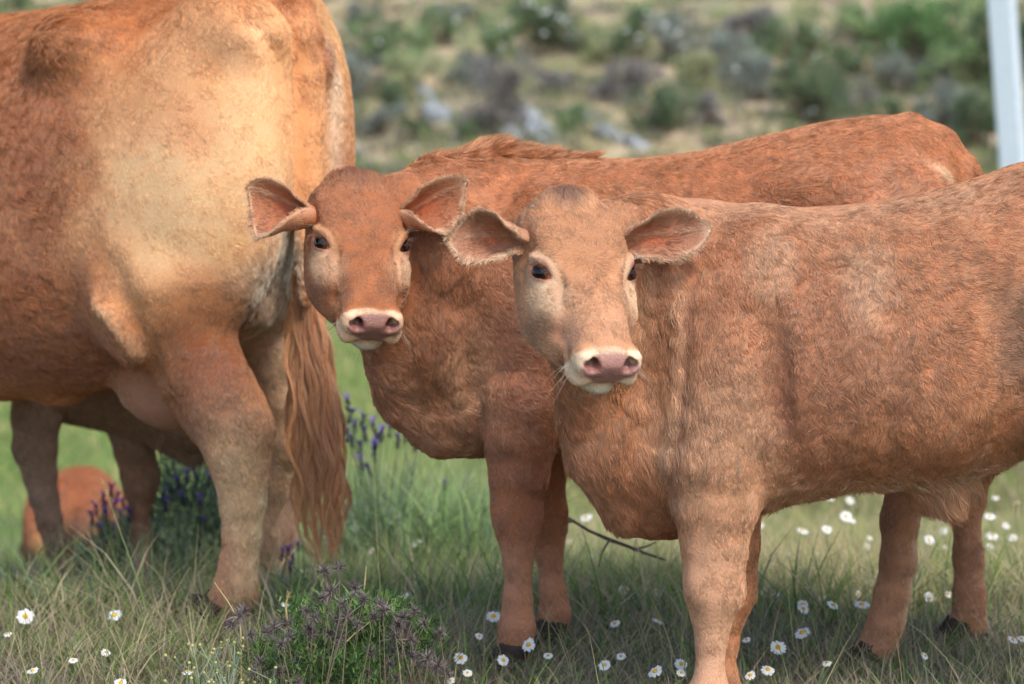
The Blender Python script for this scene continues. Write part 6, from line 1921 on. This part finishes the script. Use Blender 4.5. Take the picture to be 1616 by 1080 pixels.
    for i in range(84):
        u = rng.uniform(-1, 1); v = rng.uniform(-1, 1)
        st = rng.uniform(0, 0.22); en = 1 - 0.32 * rng.random() ** 1.5
        tt = np.linspace(st, en, 22)
        yy = 330 + tt * (905 - 330)
        xx = np.interp(yy, ys, cx) + u * np.interp(yy, ys, hw)
        ph = rng.random() * 6.28; am = rng.uniform(4, 11) * np.interp(tt, [0, 0.3, 0.8, 1], [0.0, 0.5, 1.1, 1.0])
        xx = xx + am * np.sin(yy / rng.uniform(16, 26) + ph)
        xx = xx + 5 * np.sin(yy / 95 + u * 1.5)
        lat = v * 0.4 * np.interp(yy, ys, hw) / FPX * 4.8 - 0.0
        pt = np.array([S(a, b, 0.0) for a, b in zip(xx, yy)])
        pt = pt + np.array([0, -1, 0]) * (0.02 + lat)[:, None] 
        pt[:, 2] = np.maximum(pt[:, 2], 0.03)
        paths.append(pt)
    hair_locks('tail_switch', None, paths, 34, 0.0019, 0.00065, srgb(200, 128, 84), srgb(240, 192, 140), 9, root)
    for px, py, l in ((330, 1040, .17), (392, 985, -.15)):
        c = S(px, py, l); c[2] = ground_z(c[0], c[1]) if 'ground_z' in globals() else 0
        hoof(root, c, h, 0.105, 0.07)
    for sg in (1, -1):
        c = P3(1.48, 0, 0.15 * sg); c[2] = ground_z(c[0], c[1])
        hoof(root, c, h, 0.10, 0.07)
    return root

# ------------------------------------------------------------------ a third calf behind the cow: its legs and belly show
def build_hidden_calf():
    S = Side(200, 5.62, radians(4))
    gx = dense_axis(-1.45, 0.05, 0.010, []); gy = dense_axis(5.25, 6.00, 0.010, []); gz = dense_axis(-0.25, 0.85, 0.010, [])
    F = Field(gx, gy, gz)
    O, h, n = S.O, S.h, S.n
    def stn(px, top, bot, hw, lat=0.0):
        a, b = S(px, top), S(px, bot)
        return (((a + b) / 2 - O) @ h, (a[2] + b[2]) / 2 - O[2], (a[2] - b[2]) / 2, hw, lat)
    F.loft(O, h, n, [stn(30, 400, 620, 0.05), stn(60, 360, 660, 0.10), stn(130, 345, 672, 0.135), stn(220, 345, 690, 0.16), stn(300, 350, 722, 0.17), stn(340, 350, 700, 0.16),
                     stn(400, 345, 640, 0.15), stn(450, 355, 580, 0.12), stn(480, 400, 500, 0.06)], k=0.05, p=2.3, pear=0.1)
    F.chain([(S(100, 470), 0.12), (S(20, 440), 0.10), (S(-50, 420), 0.08)], k=0.05)
    F.chain([(S(-50, 410), 0.085), (S(-100, 450), 0.07), (S(-140, 490), 0.05)], k=0.04)
    F.chain([(S(58, 600, 0.09), 0.0596), (S(57, 660, 0.09), 0.0537), (S(56, 708, 0.09), 0.0479), (S(62, 745, 0.09), 0.0376), (S(69, 782, 0.09), 0.0317), (S(77, 819, 0.09), 0.0287), (S(89, 856, 0.09), 0.0258), (S(99, 893, 0.09), 0.0243), (S(108, 925, 0.09), 0.0287), (S(108, 950, 0.09), 0.0302)], k=0.018, n=n, sq=0.85)
    F.bump(S(28, 702, 0.09), 0.02, 0.006)
    F.chain([(S(195, 600, -0.06), 0.0567), (S(200, 660, -0.06), 0.0537), (S(211, 708, -0.06), 0.0449), (S(220, 745, -0.06), 0.0420), (S(221, 770, -0.06), 0.0376), (S(222, 800, -0.06), 0.0243), (S(222, 840, -0.06), 0.0214), (S(224, 893, -0.06), 0.0258), (S(229, 930, -0.06), 0.0302), (S(232, 955, -0.06), 0.0302)], k=0.018, n=n, sq=0.85)
    F.bump(S(250, 748, -0.06), 0.02, 0.006)
    for L, d in ((0.09, 0), (-0.09, -15)):
        F.chain([(S(420, 560, L), 0.10), (S(430 + d, 640, L), 0.07), (S(455 + d, 740, L), 0.043), (S(440 + d, 840, L), 0.034), (S(432 + d, 930, L), 0.035)], k=0.04, n=n, sq=0.85)
    base = np.array([S(240, 500)[0], O[1], ground_z(S(240, 500)[0], O[1])])
    def coat(K):
        P = K.P
        K.col[:] = srgb(150, 112, 92)
        K.len[:] = 0.016
        K.flow = np.tile(-h * 0.3 + np.array([0, 0, -0.95]), (len(P), 1))
        K.line([S(200, 640, 0), S(222, 900, 0)], 0.09, srgb(166, 112, 84), 0.8)
        K.line([S(30, 640, .1), S(62, 780, .1)], 0.03, srgb(176, 150, 134), 0.5)
        K.line([S(232, 940, 0), S(226, 880, 0)], 0.05, srgb(188, 136, 110), 0.6)
        K.line([S(130, 672), S(330, 725)], 0.05, srgb(148, 120, 104), 0.6)
        K.line([S(260, 700), S(330, 730)], 0.08, 0.036, 0.9, 'len')
    root = finish_animal('calf', F, base, coat, [], DENS * 0.30, 44, 'calf standing behind the big cow, only its grey brown legs and belly in view', 'calf', 'cattle of the herd', width=0.0012)
    for px, py, l in ((106, 935, .09), (228, 965, -.06), (425, 940, .09), (410, 940, -.09)):
        c = S(px, py, l); c[2] = ground_z(c[0], c[1])
        hoof(root, c, h, 0.065, 0.05)
    return root

# ------------------------------------------------------------------ the far red calf, turned away in the grass
def build_far_calf():
    D = 7.6
    c0 = at(100, 820, D)
    gz0 = ground_z(c0[0], D)
    F = Field(dense_axis(c0[0] - 0.55, c0[0] + 0.6, 0.012, []), dense_axis(D - 0.45, D + 0.9, 0.012, []), dense_axis(gz0 - 0.02, gz0 + 0.75, 0.012, []))
    q = lambda px, py, dd=0.0: at(px, py, D + dd)
    F.ell(q(98, 815, 0.0), (0.115, 0.17, 0.12), None, 0.04)
    F.ell(q(122, 806, 0.3), (0.135, 0.33, 0.14), None, 0.05)
    F.ell(q(62, 838, -0.10), (0.045, 0.12, 0.11), None, 0.03)
    F.ell(q(128, 838, -0.08), (0.060, 0.13, 0.12), None, 0.03)
    F.ell(q(70, 785, 0.0), (0.03, 0.05, 0.03), None, 0.04); F.ell(q(132, 778, 0.0), (0.03, 0.05, 0.03), None, 0.04)
    F.chain([(q(165, 815, 0.45), 0.085), (q(185, 820, 0.6), 0.06), (q(190, 850, 0.65), 0.055)], k=0.04)
    F.chain([(q(52, 865, -0.05), 0.040), (q(66, 900, -0.05), 0.026), (q(64, 985, -0.05), 0.022)], k=0.02)
    F.chain([(q(124, 875, -0.05), 0.050), (q(120, 905, -0.05), 0.028), (q(116, 985, -0.05), 0.024)], k=0.02)
    F.chain([(q(160, 860, 0.45), 0.05), (q(160, 920, 0.45), 0.026), (q(160, 960, 0.45), 0.024)], k=0.03)
    F.crease([q(100, 770, -0.2), q(92, 830, -0.25), q(90, 900, -0.2)], 0.03, -0.05)
    F.chain([(q(96, 762, -0.14), 0.020), (q(92, 830, -0.24), 0.016), (q(92, 890, -0.24), 0.020)], k=0.012)
    base = np.array([c0[0], D + 0.2, gz0])
    def coat(K):
        K.col[:] = srgb(156, 88, 48); K.len[:] = 0.02
        K.flow = np.tile(np.array([0.1, -0.4, -0.9]), (len(K.P), 1))
        K.line([q(112, 800, -.2), q(106, 880, -.2)], 0.045, srgb(70, 36, 22), 0.95)  # cleft between the haunches painted near black in place of its shade
        K.paint(q(110, 800, -0.1), (0.03, 0.2, 0.05), srgb(190, 120, 72), 0.6)
        K.line([q(66, 850, -0.2), q(72, 900, -0.2)], 0.03, srgb(230, 176, 120), 0.8)
        K.line([q(92, 760, -0.1), q(95, 800, -0.2)], 0.04, srgb(140, 72, 44), 0.6)
    return finish_animal('calf', F, base, coat, [], DENS * 0.08, 55, 'small fox red calf far behind, seen between the hidden calf\'s legs', 'calf', 'cattle of the herd', width=0.002)
build_ground()
build_post()
build_undergrowth()
build_hillside_plants()
build_cow()
build_front_calf()
build_second_calf()
build_hidden_calf()
build_far_calf()
build_grass()
build_lavender()
build_thistle_clump()
build_stems()
build_stones()
build_daisies()
print('done', round(time.time() - T0, 1))
